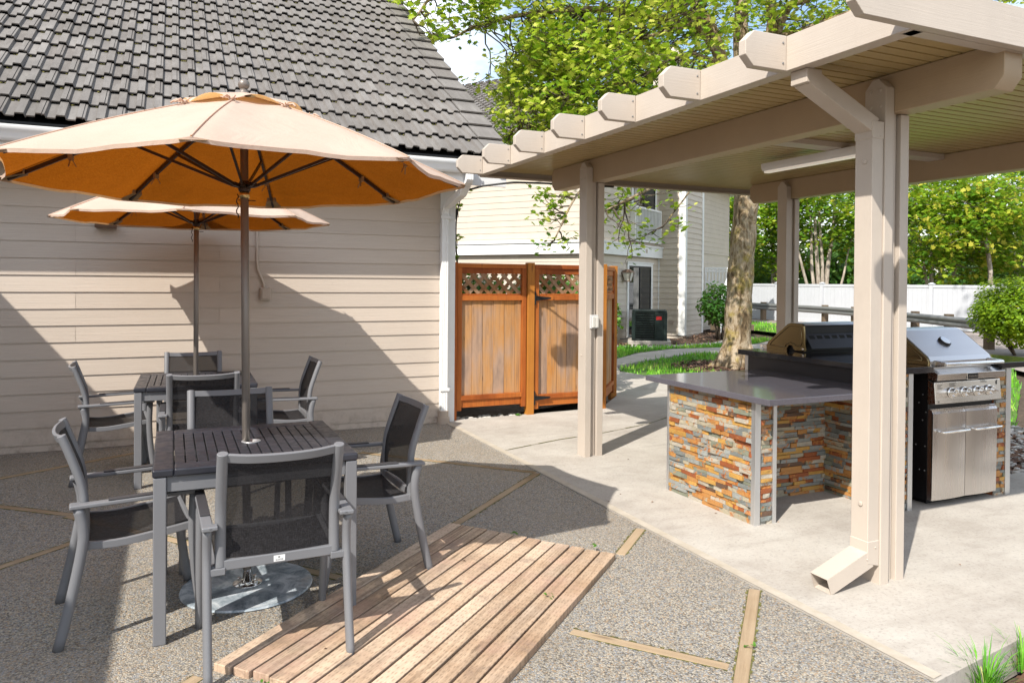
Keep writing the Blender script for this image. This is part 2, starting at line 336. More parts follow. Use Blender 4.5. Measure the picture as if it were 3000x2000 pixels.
# building bits
t = NT('window_glass'); t.set((.02, .025, .03), .04, 0, .8); M['glass'] = t.m
t = NT('curtain'); t.set(t.ramp(t.noise(1, 2, vec=t.mapping((14, 14, .3))), [(.3, (.12, .14, .15)), (.7, (.30, .33, .34))]), .8); M['curtain'] = t.m
t = NT('lamp_lens'); t.set((.8, .72, .6), .4); t.b.inputs['Emission Color'].default_value = (1, .93, .82, 1); t.b.inputs['Emission Strength'].default_value = .22; M['lens'] = t.m
t = NT('frosted_glass'); t.set((.62, .6, .55), .35); M['frost'] = t.m
M['ac'] = paint('ac_dark_green', (.012, .022, .02), .4, dirt=.2)
t = NT('red_badge'); t.set((.5, .02, .02), .4); M['red'] = t.m
t = NT('dark_print'); t.set((.02, .02, .02), .6); M['print'] = t.m
M['galv'] = metal('galvanised_rail', (.25, .25, .245, 1), .55, .6)
M['railwood'] = timber('rail_post_timber', [(.3, (.10, .07, .045)), (.7, (.2, .15, .1))], 'z', .85)
M['grey'] = paint('grey_plastic', (.5, .5, .5), .45)
M['lampbrown'] = paint('lamp_bronze_brown', (.16, .10, .07), .5)
# ------------------------------------------------------------------ the setting
def poly_sheet(name, pts, z, mat, thick=0, kind='structure'):
    b = MB()
    if thick: b.prism([(x, y, z-thick) for x, y in pts], (0, 0, thick))
    else: b.face([(x, y, z) for x, y in pts])
    o = b.build(name, mat); tag(o, kind=kind); return o
g = MB(); g.face([(-250,-250,-.16),(250,-250,-.16),(250,250,-.16),(-250,250,-.16)])
tag(g.build('ground', M['soil']), kind='structure')
poly_sheet('patio', [(-9,-4),(2.722,-4),(2.722,7.86),(-9,7.86)], 0, M['aggregate'], .14)
SL = [(2.727,1.985),(3.42,2.085),(7.6,2.62),(7.6,3.95),(6.27,3.95),(6.3,7.2),(7.15,9.6),(7.22,10.7),(7.13,11.2),(7.6,12.1),(8.2,13.1),(7.2,12.6),(5.6,9.1),(5.5,8.75),(4.86,8.05),(4.3,8.0),(2.727,7.92)]
poly_sheet('concrete_slab', SL, .003, M['concrete'], .15)
poly_sheet('path', [(7.6,12.1),(8.75,12.77),(10.6,13.75),(11.5,13.57),(14,14.2),(18,16.6),(17.3,17.5),(14,15.3),(12.3,14.67),(10.8,14.75),(9.4,14.1),(8.2,13.1)], -.012, M['concrete'], .1)
poly_sheet('road', [(14.7,9.2),(10.5,3.5),(9.5,1.0),(40,0),(24.2,11.3),(24.8,17),(24.6,24),(23.6,27),(22.2,25.6),(21.8,21),(19.6,16.4),(17.4,13)], -.05, M['asphalt'])
L1 = [(7.45,11.75),(7.17,11.2),(7.3,10.6),(7.25,9.6),(6.5,7.2),(6.45,5.75),(8.5,5.3),(12,7.4),(14.5,9.1),(16.8,12.8),(19,16.2),(18.2,16.5),(14,14.1),(11.5,13.45),(10.6,13.65),(8.75,12.67)]
L2 = [(8.4,13.3),(9.4,14.2),(10.8,14.85),(12.3,14.77),(14,15.4),(15.4,16.3),(15.1,17.0),(13,15.5),(11,15.3),(9.88,15.7)]
L3 = [(17.4,17.6),(18.1,16.7),(19.6,17),(21.5,21),(21.9,25.5),(24,28.5),(19,24.5)]
LAWNS = (L1, L2, L3)
for P in LAWNS: poly_sheet('lawn', P, -.02, M['turf'])
def inside(P, x, y):
    c = False; j = len(P)-1
    for i in range(len(P)):
        if (P[i][1] > y) != (P[j][1] > y) and x < (P[j][0]-P[i][0])*(y-P[i][1])/(P[j][1]-P[i][1])+P[i][0]: c = not c
        j = i
    return c
TREE = Vector((9.58, 11.05, 0))
gb = MB()
for P, n in ((L1, 26000), (L2, 9000), (L3, 6000)):
    xs = [p[0] for p in P]; ys = [p[1] for p in P]; k = 0
    while k < n:
        x = rng.uniform(min(xs)-.05, max(xs)+.05); y = rng.uniform(min(ys)-.05, max(ys)+.05); k += 1
        if not inside(P, x, y) or (P is L1 and math.hypot(x-TREE.x, y-TREE.y) < 1.05+.15*math.sin(5*math.atan2(y-TREE.y, x-TREE.x))): continue
        a = rng.uniform(0, 2*PI); h = rng.uniform(.03, .085)*(1 if rng.random() > .06 else 1.6); w = rng.uniform(.006, .012)*(1+.05*y); lx, ly = rng.gauss(0, .025), rng.gauss(0, .025)
        q = .35+.3*math.sin(x*1.9+y*.7)*math.sin(y*1.3-x*.5)
        gb.face([(x-math.cos(a)*w, y-math.sin(a)*w, -.03), (x+math.cos(a)*w, y+math.sin(a)*w, -.03), (x+lx, y+ly, h)], r=min(1, max(0, rng.gauss(q+.1, .22))))
o = gb.build('grass', M['blade']); tag(o, 'short bright green lawn grass around the plane tree and path', 'grass', kind='stuff')
def scatter(name, label, cat, mat, regions, chip):
    b = MB()
    for test, (x0, x1, y0, y1), n, z in regions:
        for _ in range(n):
            x, y = rng.uniform(x0, x1), rng.uniform(y0, y1)
            if not test(x, y): continue
            chip(b, x, y, z)
    return tag(b.build(name, mat), label, cat, kind='stuff')
def chip_(b, x, y, z):
    a = rng.uniform(0, 2*PI); L = rng.uniform(.02, .055); w = L*rng.uniform(.25, .5); t = rng.uniform(-.012, .02)
    dx, dy = math.cos(a), math.sin(a)
    b.face([(x-dx*L-dy*w, y-dy*L+dx*w, z+.012-t), (x-dx*L+dy*w, y-dy*L-dx*w, z+.01-t), (x+dx*L+dy*w, y+dy*L-dx*w, z+.01+t), (x+dx*L-dy*w, y+dy*L+dx*w, z+.014+t)])
BED = [(9.6,15.8),(11,15.45),(13,15.65),(15.1,17.1),(16.9,19.2),(16.2,21),(14.8,19.9),(13.6,18.0),(11.2,16.8),(10.2,17.2)]
for nm, P, zz in (('soil', BED, -.06), ('soil', [(TREE.x+1.15*math.cos(k*PI/8)*(1+.1*math.sin(3*k)), TREE.y+1.15*math.sin(k*PI/8)*(1+.1*math.sin(3*k))) for k in range(16)], -.012), ('soil', [(6.0,3.98),(7.6,3.98),(9.0,4.6),(8.6,5.4),(6.4,5.7)], -.03), ('soil', [(2.76,1.93),(3.4,2.03),(7.6,2.55),(7.6,-3),(2.76,-3)], -.12), ('soil', [(2.85,7.99),(5.5,9.0),(5.2,13),(2.85,13)], -.05)):
    poly_sheet(nm, P, zz, M['soil'])
scatter('bark_mulch', 'loose reddish brown bark chips round tree trunk and in beds', 'bark mulch', M['chip'],
    [(lambda x, y: math.hypot(x-TREE.x, y-TREE.y) < 1.2, (8.2,11,9.7,12.4), 3800, .0),
     (lambda x, y: inside(BED, x, y) and y > x+2.6-1.2, (9.6,17,15.4,21), 5200, -.045),
     (lambda x, y: True, (6.1,8.2,4.05,5.2), 2600, -.02),
     (lambda x, y: y < 1.93+(x-2.76)*.135, (2.78,4.6,.9,2.2), 2600, -.112)], chip_)
def peb_(b, x, y, z):
    q = rng.uniform(.012, .042); n = 6; a0 = rng.uniform(0, PI); e = rng.uniform(.6, 1)
    vs = [(x+q*k*math.cos(a0+i*2*PI/n), y+q*k*e*math.sin(a0+i*2*PI/n), z+h*q) for k, h in ((1, 0.1), (.75, .6)) for i in range(n)] + [(x, y, z+.8*q)]
    b.mesh(vs, [(i, (i+1)%n, n+(i+1)%n, n+i) for i in range(n)] + [(n+i, n+(i+1)%n, 2*n) for i in range(n)])
def edge_dist(x, y, A, B):
    ax, ay = A; bx, by = B; t = max(0, min(1, ((x-ax)*(bx-ax)+(y-ay)*(by-ay))/((bx-ax)**2+(by-ay)**2)))
    return math.hypot(x-ax-t*(bx-ax), y-ay-t*(by-ay))
EB = [(9.75,15.75),(11,15.42),(13,15.6),(15.2,17.1)]
scatter('pebbles', 'pale rounded stones edging the beds and under the fence', 'pebbles', M['pebble'],
    [(lambda x, y: min(edge_dist(x, y, EB[i], EB[i+1]) for i in range(3)) < .28, (9.4,15.6,15,17.6), 5200, -.03),
     (lambda x, y: min(edge_dist(x, y, (6.3,4.1), (8.4,5.2)), edge_dist(x, y, (6.15,4.0), (7.5,4.0))) < .17, (5.9,8.6,3.98,5.4), 1500, -.02),
     (lambda x, y: True, (2.95,3.78,7.96,8.1), 60, -.02)], peb_)

# timber dividers let into the patio: one thing each
def at_(p): return Vector((p[0], p[1], 0))
def strip(p, q, label, w=.058):
    p, q = at_(p), at_(q); L = (q-p).length; a = math.atan2(q.y-p.y, q.x-p.x)
    b = MB(); b.box(0, L, -w/2, w/2, -.06, .003)
    o = b.build('timber_strip', M['strip'], bevel=.006); o.location = p; o.rotation_euler = (0, 0, a)
    tag(o, label, 'timber strip', 'timber strips set into the patio')
    n = 40
    for sd in (-1, 1):                      # dirt and moss lodged in the joint on either side
        b = MB()
        for i in range(n):
            wa = rng.uniform(.002, .014) if rng.random() < .75 else .001; b.face([(L*i/n, sd*(w/2-.001), .0022), (L*(i+1)/n, sd*(w/2-.001), .0022), (L*(i+1)/n, sd*(w/2+wa), .0018), (L*i/n, sd*(w/2+wa*.8), .0018)][::sd])
        b.build('joint_moss', M['moss'], o, local=True)
strip((1.61,4.48), (2.705,5.475), 'timber strip running from the far corner of the wooden deck to the concrete slab')
strip((2.335,3.65), (2.70,3.985), 'short timber strip from the deck corner nearest the stone counter to the concrete')
strip((1.97,2.24), (2.70,2.965), 'timber strip beside the downspout outlet, running away from the camera')
strip((1.62,2.93), (2.057,2.402), 'timber strip between deck side and the strip by the downspout outlet')
strip((2.70,5.50), (1.55,6.75), 'timber strip behind the near right chair, ending at the concrete edge')
strip((.80,3.94), (-.62,5.66), 'timber strip passing beneath the near table and marble-look umbrella base')
strip((-1.5,6.74), (.2,8.0-.2), 'timber strip close to the house wall behind the far left chair')
strip((-1.7,6.62), (-.60,5.68), 'timber strip meeting another near the far left chair, in shade')
strip((-1.6,4.10), (-.50,5.10), 'timber strip at left edge behind the near left chair')
strip((.10,3.17), (-.85,2.25), 'timber strip continuing from the near corner of the deck, under front chair leg')

# wooden deck inset, boards run towards the camera
A, B_, D = Vector((1.585,4.47,0)), Vector((2.315,3.63,0)), Vector((.155,3.205,0))
rz = math.atan2((A-D).y, (A-D).x); dk = MB(); W = (B_-A).length; Ld = (A-D).length + .02; n = 12; bw = W/n
for k in range(n):
    y1 = -k*bw - .006; y0 = -(k+1)*bw + .006; L0 = rng.uniform(-.012, .012); z = .032 + rng.uniform(-.002, .002)
    sk = .09*(k+.5)/n
    dk.box(L0+.35*0, Ld-sk+rng.uniform(-.006,.006), y0, y1, -.02, z, r=rng.random())
o = dk.build('wooden_deck', M['deck'], bevel=.004); o.location = D; o.rotation_euler = (0, 0, rz)
tag(o, 'low weathered timber deck of twelve boards let into the patio', 'deck')
b = MB(); b.box(0.02, Ld-.1, -W+.01, -.01, -.1, -.018); u = b.build('soil', M['soil']); u.location = D; u.rotation_euler = (0, 0, rz); tag(u, kind='structure')

# ------------------------------------------------------------------ main house
YW = 7.88
H = thing('house', 'beige clapboard house with grey tiled roof and white gutter', 'house', (0, 8, 0))
def lap(b, p0, u, nrm, L, z0, z1, exp=.1517, first=.063, lip=.014, joints=None, t=.004):
    """lap siding on a vertical face: p0 base start, u unit along, nrm outward"""
    p0, u, nrm = Vector(p0), Vector(u), Vector(nrm); z = z0; k = 0
    while z < z1 - 1e-4:
        zt = min(z1, z + (first if k == 0 and first else exp)); js = [0, L]
        if joints: js = [0] + [j for j in joints(k) if 0 < j < L] + [L]
        for a, c in zip(js[:-1], js[1:]):
            a2, c2 = a + (.0012 if a > 0 else 0), c - (.0012 if c < L else 0); r = rng.random()
            P = lambda s, off, zz: p0 + u*s + nrm*off + Vector((0, 0, zz))
            b.mesh([P(a2, lip, z), P(c2, lip, z), P(c2, t, zt+.008), P(a2, t, zt+.008), P(a2, 0, z), P(c2, 0, z)], [(0, 1, 2, 3), (4, 5, 1, 0)], 0, r)
        z = zt; k += 1
w = MB()
lap(w, (-9, YW, 0), (1,0,0), (0,-1,0), 9+2.675, 0.0, 2.60, joints=lambda k: [8.2] if k % 2 else [9.42])
lap(w, (2.83, YW, 0), (0,1,0), (1,0,0), 8, 0, 2.55)
w.prism([(2.80, YW+.15, 2.55), (2.80, YW+8, 2.55), (2.80, YW+8, 7.9), (2.80, YW+.15, 2.95)][::-1], (.035, 0, 0))
w.box(-9, 2.815, YW+.004, YW+8, -.1, 2.60)
w.build('wall', M['siding'], H)
b = MB(); b.box(2.676, 2.852, YW-.022, YW+.004, -.02, 2.575); b.box(2.83, 2.856, YW+.0045, YW+.13, -.02, 2.57); b.build('corner_trim', M['white'], H, bevel=.003)
# roof: concrete tiles with pan and flat-topped roll
YE, ZE, XR = 7.247, 2.840, 3.244
dy, dz = .2766, .196; NR = 27; per = .145
up = Vector((0, dy, dz)); un = up.normalized(); nn = Vector((0, -dz, dy)).normalized()
rf = MB(); ms = MB()
prof = [(0, 0), (.060, 0), (.069, .028), (.129, .028), (.138, 0)]
x0 = -1.168 - .066 - per*52; ncol = int((3.06-x0)/per)
for r_ in range(NR):
    base = Vector((0, YE, ZE)) + up*r_
    for c_ in range(ncol):
        xa = x0 + c_*per; lift = .036 + rng.uniform(-.005, .006); rr = rng.random(); top = up*1.06
        if xa < -3.6: continue
        pr = list(prof)
        if (c_ + r_) % 2: pr = [(0, 0), (.060, 0), (.069, .028), (.108, .028), (.1085, .018), (.113, .018), (.1135, .024), (.129, .023), (.138, 0)]
        pr = pr + [(per, 0)]
        lo = [base + Vector((xa+px, 0, 0)) + nn*(ph+lift) for px, ph in pr]; hi = [base + top + Vector((xa+px, 0, 0)) + nn*(ph+.004) for px, ph in pr]
        lip = [p - nn*.013 + un*.002 for p in lo]; n = len(pr)
        rf.mesh(lo + hi + lip, [(i, i+1, n+i+1, n+i) for i in range(n-1)] + [(2*n+i, 2*n+i+1, i+1, i) for i in range(n-1)], 0, rr)
        if r_ and rng.random() < .55:
            for q in range(rng.randint(1, 3)):
                s = rng.uniform(.004, .058); k = rng.uniform(.5, 1)
                p = base + Vector((xa+s, 0, 0)) + nn*.011 - un*rng.uniform(-.006, .010)
                ms.ball(p, rng.uniform(.008, .018), .010*k, .009*k, 6)
w = MB()                                  # side wing of the house, out of the picture to one side: its eave shades the patio edge
lap(w, (-3.02, 7.87, 0), (0,-1,0), (1,0,0), 9, 0, 2.6); w.box(-8, -3.03, -1.1, 7.87, -.1, 2.6); w.build('wing_wall', M['siding'], H)
w = MB(); w.mesh([(-2.42,-1.4,2.70),(-2.42,7.2,2.70),(-7,10.5,5.9),(-7,-1.4,5.9),(-2.42,-1.4,2.66),(-2.42,7.2,2.66),(-7,10.5,5.86),(-7,-1.4,5.86)], [(0,1,2,3),(7,6,5,4),(0,4,5,1),(1,5,6,2),(3,7,4,0)]); w.build('wing_roof', M['tile'], H)
o = rf.build('roof', M['tile'], H)
ms.build('moss', M['moss'], o, smooth=True); BASE[o.name] = BASE['house']
b = MB()
for r_ in range(NR):                              # flat rake tiles down the gable edge
    p = Vector((0, YE-.01, ZE)) + up*r_
    A0 = p + nn*.068; A1 = p + up*1.08 + nn*.036; th = nn*.018
    b.hexa([Vector((2.965,0,0))+A0-th, Vector((XR,0,0))+A0-th, Vector((XR,0,0))+A1-th, Vector((2.965,0,0))+A1-th, Vector((2.965,0,0))+A0, Vector((XR,0,0))+A0, Vector((XR,0,0))+A1, Vector((2.965,0,0))+A1])
    b.hexa([Vector((XR-.016,0,0))+A0-nn*.10, Vector((XR,0,0))+A0-nn*.10, Vector((XR,0,0))+A1-nn*.10, Vector((XR-.016,0,0))+A1-nn*.10, Vector((XR-.016,0,0))+A0-th, Vector((XR,0,0))+A0-th, Vector((XR,0,0))+A1-th, Vector((XR-.016,0,0))+A1-th])
b.build('rake_tile', M['tile'], H)
b = MB(); E0 = Vector((0, YE+.03, ZE-.012)); E1 = E0 + up*NR
b.mesh([E0+Vector((-9,0,0)), E0+Vector((XR-.02,0,0)), E1+Vector((XR-.02,0,0)), E1+Vector((-9,0,0))] + [E0+Vector((-9,0,-.02)), E0+Vector((XR-.02,0,-.02)), E1+Vector((XR-.02,0,-.02)), E1+Vector((-9,0,-.02))], [(0,1,2,3),(7,6,5,4),(0,4,5,1),(1,5,6,2)])
b.mesh([(-9,YW+8,2.6),(2.8,YW+8,2.6),(2.8,YW+8,8),(-9,YW+8,8)], [(0,1,2,3)])
b.build('roof_deck', M['black'], H)
GP = [(7.345,2.79),(7.345,2.672),(7.295,2.668),(7.272,2.690),(7.268,2.722),(7.250,2.745),(7.236,2.765),(7.236,2.795),(7.242,2.795),(7.246,2.772),(7.33,2.77)]
b = MB(); b.prism([(-9, y, z) for y, z in GP], (11.82, 0, 0)); b.build('gutter', M['white'], H, bevel=.002)
b = MB(); b.box(-9, 3.236, 7.347, 7.369, 2.553, 2.80); b.build('fascia', M['white'], H, bevel=.002)
b = MB(); b.box(-9, 2.83, 7.37, 7.868, 2.558, 2.572); b.build('soffit', M['siding'], H)
b = MB(); s0 = Vector((3.20, 7.37, 2.60)); s1 = s0 + up*NR
b.hexa([s0+Vector((0,0,-.05)), s0+Vector((.035,0,-.05)), s1+Vector((.035,0,-.06)), s1+Vector((0,0,-.06)), s0+Vector((0,0,.20)), s0+Vector((.035,0,.20)), s1+Vector((.035,0,.18)), s1+Vector((0,0,.18))]); b.build('bargeboard', M['white'], H)
# downspout: ribbed pipe, swan neck, strap, boot
def ribbed(cx, cy, w, d):      # ribbed rectangular outline (front and back carry flutes)
    out = []
    for i in range(9): out.append((cx-w/2+w*i/8, cy-d/2-(.004 if i % 2 else 0)))
    for i in range(9): out.append((cx+w/2-w*i/8, cy+d/2))
    return out
def loft(b, secs, m=0):
    n = len(secs[0]); vs = [p for s_ in secs for p in s_]
    fs = [(i*n+j, i*n+(j+1)%n, (i+1)*n+(j+1)%n, (i+1)*n+j) for i in range(len(secs)-1) for j in range(n)]
    b.mesh(vs, fs + [tuple(range(n-1,-1,-1)), tuple((len(secs)-1)*n+j for j in range(n))], m)
b = MB(); dn = []
for (cx, cy, z, tilt) in ((2.795,7.30,2.70,0),(2.795,7.30,2.60,0),(2.79,7.325,2.545,.5),(2.775,7.40,2.49,.95),(2.73,7.66,2.40,.95),(2.715,7.77,2.36,.6),(2.708,7.815,2.30,0),(2.708,7.815,.11,0)):
    dn.append([(x, cy+(y-cy), z-(y-cy)*math.tan(tilt)*1.0) for x, y in ribbed(cx, cy, .078, .062)])
loft(b, dn[::-1]); ds = b.build('downspout', M['white'], H, bevel=0); BASE[ds.name] = BASE['house']
for z in (2.245, .37):
    b = MB(); b.box(2.655, 2.765, 7.772, 7.782, z-.016, z+.016); b.box(2.764, 2.83, 7.842, 7.85, z-.016, z+.016); b.box(2.757, 2.766, 7.78, 7.845, z-.016, z+.016); b.build('strap', M['white'], ds, bevel=.002)
b = MB(); b.tube([(2.708,7.812,.14),(2.708,7.812,.06)], .056, 14); b.tube([(2.708,7.812,.07),(2.708,7.812,-.01)], .068, 14); b.build('drain_boot', M['boot'], ds, bevel=.004)
# fittings on the house wall
L = thing('wall_light', 'small bronze outdoor light on house wall, just beneath the far umbrella', 'wall light', (-.55, YW-.01, 2.05))
b = MB(); b.box(-.62, -.485, YW-.05, YW-.012, 2.02, 2.13); b.build('body', M['white'], L, bevel=.006)
b = MB(); b.prism([(-.64, YW-.012, 2.045), (-.64, YW-.15, 2.045), (-.64, YW-.13, 2.012), (-.64, YW-.012, 2.012)], (.175, 0, 0)); b.build('shade', M['lampbrown'], L, bevel=.004)
J = thing('junction_box', 'beige weatherproof socket box with conduit on the house wall', 'socket box', (.84, YW-.01, 1.4))
b = MB(); b.box(.793, .892, YW-.062, YW-.012, 1.345, 1.475); bx = b.build('box', M['boot'], J, bevel=.01)
b = MB(); b.box(.808, .877, YW-.076, YW-.0625, 1.36, 1.462); b.build('cover', M['boot'], bx, bevel=.006) if False else b.build('cover', M['boot'], J, bevel=.006)
b = MB(); b.tube([(.765,YW-.022,2.60),(.765,YW-.022,1.75),(.772,YW-.024,1.65),(.815,YW-.03,1.55),(.832,YW-.036,1.50),(.835,YW-.036,1.46)], .0125, 8); b.build('conduit', M['siding'], J, smooth=True)
F = thing('floodlight', 'small black floodlight on the house corner beside the white trim', 'floodlight', (2.86, 7.95, 2.3))
b = MB(); b.prism([(2.858,7.92,2.36),(2.858,7.98,2.36),(2.858,7.98,2.24)], (.05,0,0)); b.box(2.856,2.875,7.93,7.97,2.28,2.40); b.build('lamp_head', M['black'], F)
# ------------------------------------------------------------------ pergola (covered patio roof)
PG = thing('pergola', 'tan painted pergola with solid ribbed roof over the grills', 'pergola', (4.6, 4.5, 0))
ZS = 2.645
def bolt(b, c, ax, r=.011, h=.006):
    c = Vector(c); a = Vector(ax); b.tube([c, c+a*h*.6, c+a*h], [r, r, r*.6], 10)
def post(x, y, near=True):
    b = MB(); ych = .03; y1 = y+.128
    zt = 2.615
    b.prism([(x, y, 0), (x, y1, 0), (x, y1, zt-.05), (x, y1-.045, zt), (x, y+.045, zt), (x, y, zt-.05)][::-1], (.063, 0, 0))
    b.box(x+.072, x+.118, y+.032, y+.096, .0, 2.60)
    p = b.build('post', M['tanz'], PG, bevel=.004); BASE[p.name] = BASE['pergola']
    b = MB(); b.box(x+.1285, x+.191, y+.012, y+.124, 0, 2.437); b.build('inner_upright', M['tanz'], p, bevel=.004)
    if x < 4:
        for yy, zz, r in ((y+.035,2.47,.011),(y+.093,2.47,.011),(y+.035,2.555,.011),(y+.093,2.555,.011),(y+.064,.9,.008),(y+.064,2.30,.008)):
            b = MB(); bolt(b, (x, yy, zz), (-1, 0, 0), r); b.build('bolt', M['tanz'], p)
    return p
for x in (3.33, 5.815):
    for y in (2.746, 5.803 if x < 4 else 5.98): post(x, y)
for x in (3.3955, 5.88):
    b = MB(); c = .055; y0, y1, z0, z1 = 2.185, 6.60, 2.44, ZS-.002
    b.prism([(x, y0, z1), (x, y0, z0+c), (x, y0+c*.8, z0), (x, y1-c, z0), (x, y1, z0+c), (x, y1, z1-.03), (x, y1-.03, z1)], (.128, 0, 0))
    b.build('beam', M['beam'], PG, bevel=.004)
YN, YF = 2.165, 6.98
b = MB()
b.prism([(2.762, YN, 2.60), (2.845, YN, 2.60), (2.845, YN, 2.613), (2.782, YN, 2.613), (2.782, YN, 2.772), (2.762, YN, 2.772)], (0, YF-YN, 0))
b.build('side_fascia', M['tan'], PG, bevel=.003)
b = MB(); b.box(6.55, 6.57, YN, YF, 2.60, 2.772); b.build('side_fascia', M['tan'], PG, bevel=.003)
def tail_poly(x0, x1, z0, z1, c, y): return [(x1, y, z0), (x1, y, z1), (x0+c, y, z1), (x0, y, z1-c), (x0, y, z0+c), (x0+c, y, z0)]
def tail_panel(y, x0, x1):            # thin raised face with the same outline
    return tail_poly(x0+.022, x1, 2.613, 2.76, .045, y)
b = MB(); b.prism(tail_poly(2.395, 6.75, 2.60, 2.775, .05, YN-.046), (0, .045, 0)); fz = b.build('front_fascia', M['tanx'], PG, bevel=.003)
b = MB(); b.box(2.785, 6.548, YN, YN+.06, 2.60, 2.612); b.build('front_lip', M['tanx'], PG)
b = MB(); b.prism([(2.785, YF-.055, 2.585), (2.785, YF, 2.585), (2.785, YF, 2.772), (2.785, YF-.02, 2.772), (2.785, YF-.02, 2.60), (2.785, YF-.055, 2.60)], (3.763, 0, 0)); b.build('rear_fascia', M['tanx'], PG)
for y in (2.85, 3.515, 4.18, 4.848, 5.51, 6.18, 6.85):
    b = MB(); b.prism(tail_poly(2.503, 2.7605, 2.60, 2.773, .052, y), (0, .05, 0)); tl = b.build('rafter_tail', M['tanx'], PG, bevel=.004); BASE[tl.name] = BASE['pergola']
    b = MB()
    for zz in (2.635, 2.735):
        b = MB(); bolt(b, (2.738, y, zz), (0, -1, 0), .006, .004); b.build('screw', M['galv'], tl)
    b = MB(); b.prism(tail_poly(6.5715, 6.83, 2.60, 2.773, -.0, y)[:4][::-1] if False else [(6.5715,y,2.60),(6.78,y,2.60),(6.83,y,2.652),(6.83,y,2.72),(6.78,y,2.773),(6.5715,y,2.773)], (0, .05, 0)); b.build('rafter_tail', M['tanx'], PG, bevel=.004)
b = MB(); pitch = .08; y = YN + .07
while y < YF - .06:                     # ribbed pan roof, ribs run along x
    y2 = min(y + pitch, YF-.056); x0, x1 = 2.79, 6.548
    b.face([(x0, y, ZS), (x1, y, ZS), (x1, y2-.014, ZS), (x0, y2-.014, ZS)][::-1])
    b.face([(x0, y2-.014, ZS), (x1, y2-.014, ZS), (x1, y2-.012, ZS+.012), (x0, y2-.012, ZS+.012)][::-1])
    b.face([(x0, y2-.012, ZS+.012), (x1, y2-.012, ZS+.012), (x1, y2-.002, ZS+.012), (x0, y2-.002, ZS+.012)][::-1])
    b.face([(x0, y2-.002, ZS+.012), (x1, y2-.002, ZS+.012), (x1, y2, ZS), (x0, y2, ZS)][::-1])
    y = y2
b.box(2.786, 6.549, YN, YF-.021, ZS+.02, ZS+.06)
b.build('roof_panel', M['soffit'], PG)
b = MB(); b.box(3.53, 5.878, 4.27, 4.42, 2.60, 2.6445); b.build('ceiling_channel', M['tanx'], PG, bevel=.004)
# square downspout: box under the fascia, brace across to the post, pipe, outlet
b = MB(); ya, yb = 2.755, 2.862
b.box(2.80, 2.90, ya, yb, 2.53, 2.599)
def sect(cx, cz, w, ang): # cross-section of the sloping leg, w across
    return None
def leg4(p, q, w, h, ya=2.7565, yb=2.8605):     # leg lying in the xz plane; p, q are (x, z) of the axis
    p, q = Vector((p[0], 0, p[1])), Vector((q[0], 0, q[1])); d = (q-p).normalized(); n = Vector((-d.z, 0, d.x))*h/2
    b.hexa([Vector((0,ya,0))+p-n, Vector((0,ya,0))+q-n, Vector((0,yb,0))+q-n, Vector((0,yb,0))+p-n, Vector((0,ya,0))+p+n, Vector((0,ya,0))+q+n, Vector((0,yb,0))+q+n, Vector((0,yb,0))+p+n])
leg4((2.84, 2.5635), (3.28, 2.362), .1, .082)
b.box(3.246, 3.3285, ya-.003, yb+.003, 2.295, 2.385)
b.box(3.249, 3.3285, ya, yb, .17, 2.30)
b.hexa([(3.246,ya-.003,.12),(3.3285,ya-.003,.10),(3.3285,yb+.003,.10),(3.246,yb+.003,.12),(3.246,ya-.003,.235),(3.3285,ya-.003,.235),(3.3285,yb+.003,.235),(3.246,yb+.003,.235)])
dsp = b.build('downspout', M['tanz'], PG, bevel=.004); BASE[dsp.name] = BASE['pergola']
b = MB()                                # open ended outlet: four walls
P0, P1 = Vector((3.275, 0, .145)), Vector((2.985, 0, .042)); d = (P1-P0).normalized(); n = Vector((-d.z, 0, d.x))*.042
if n.z < 0: n = -n
for s_ in (1, -1):
    b.obox(Vector((0,(ya+yb)/2,0))+(P0+P1)/2+n*s_, (P1-P0)/2, (0,(yb-ya)/2+.0015,0), n.normalized()*.0018)
for yy in (ya, yb): b.obox(Vector((0,yy,0))+(P0+P1)/2, (P1-P0)/2, (0,.0018,0), n)
b.build('outlet', M['tanx'], dsp)
b = MB()
for c in ((3.247,2.80,.42),(3.247,2.80,2.18)): bolt(b, c, (-1,0,0), .013, .006)
for c in ((3.30,ya-.003,.20),(3.245,ya-.002,.145),(3.30,ya-.003,2.31)): bolt(b, c, (0,-1,0), .005, .004)
b.build('screw', M['tanz'], dsp)
# fittings hung on it
FX = thing('strip_light', 'lit linear strip light under the pergola ceiling', 'ceiling light', (4.75, 4.45, 2.6))
b = MB(); x0, x1, y0, y1 = 4.70, 4.80, 4.00, 5.14; b.prism([(x0,y0,2.599),(x1,y0,2.599),(x1,y0,2.56),(x1-.016,y0,2.535),(x0+.016,y0,2.535),(x0,y0,2.56)], (0,y1-y0,0)); b.build('housing', M['white'], FX, bevel=.003)
b = MB(); b.box(x0+.022, x1-.022, y0+.01, y1-.01, 2.518, 2.534); b.build('diffuser', M['lens'], FX, bevel=.005)
OB = thing('outlet_box', 'grey weatherproof outlet box on the pergola post before the gate', 'outlet box', (3.40, 5.79, 1.2))
b = MB(); b.box(3.372, 3.452, 5.785, 5.832, 1.14, 1.262); ob = b.build('box', M['grey'], OB, bevel=.006)
b = MB(); b.box(3.380, 3.410, 5.768, 5.784, 1.15, 1.25); b.box(3.414, 3.446, 5.768, 5.784, 1.15, 1.25); b.build('cover', M['frost'], OB, bevel=.006)
CB = MB(); CB.tube([(2.80,7.45,2.50),(2.95,7.3,2.545),(3.2,7.1,2.575),(3.5,7.0,2.572),(3.9,6.95,2.57),(4.2,6.75,2.55)], .011, 6)
tag(CB.build('cable', M['print'], smooth=True), 'dark cable strung from the house eave across to the pergola', 'cable')
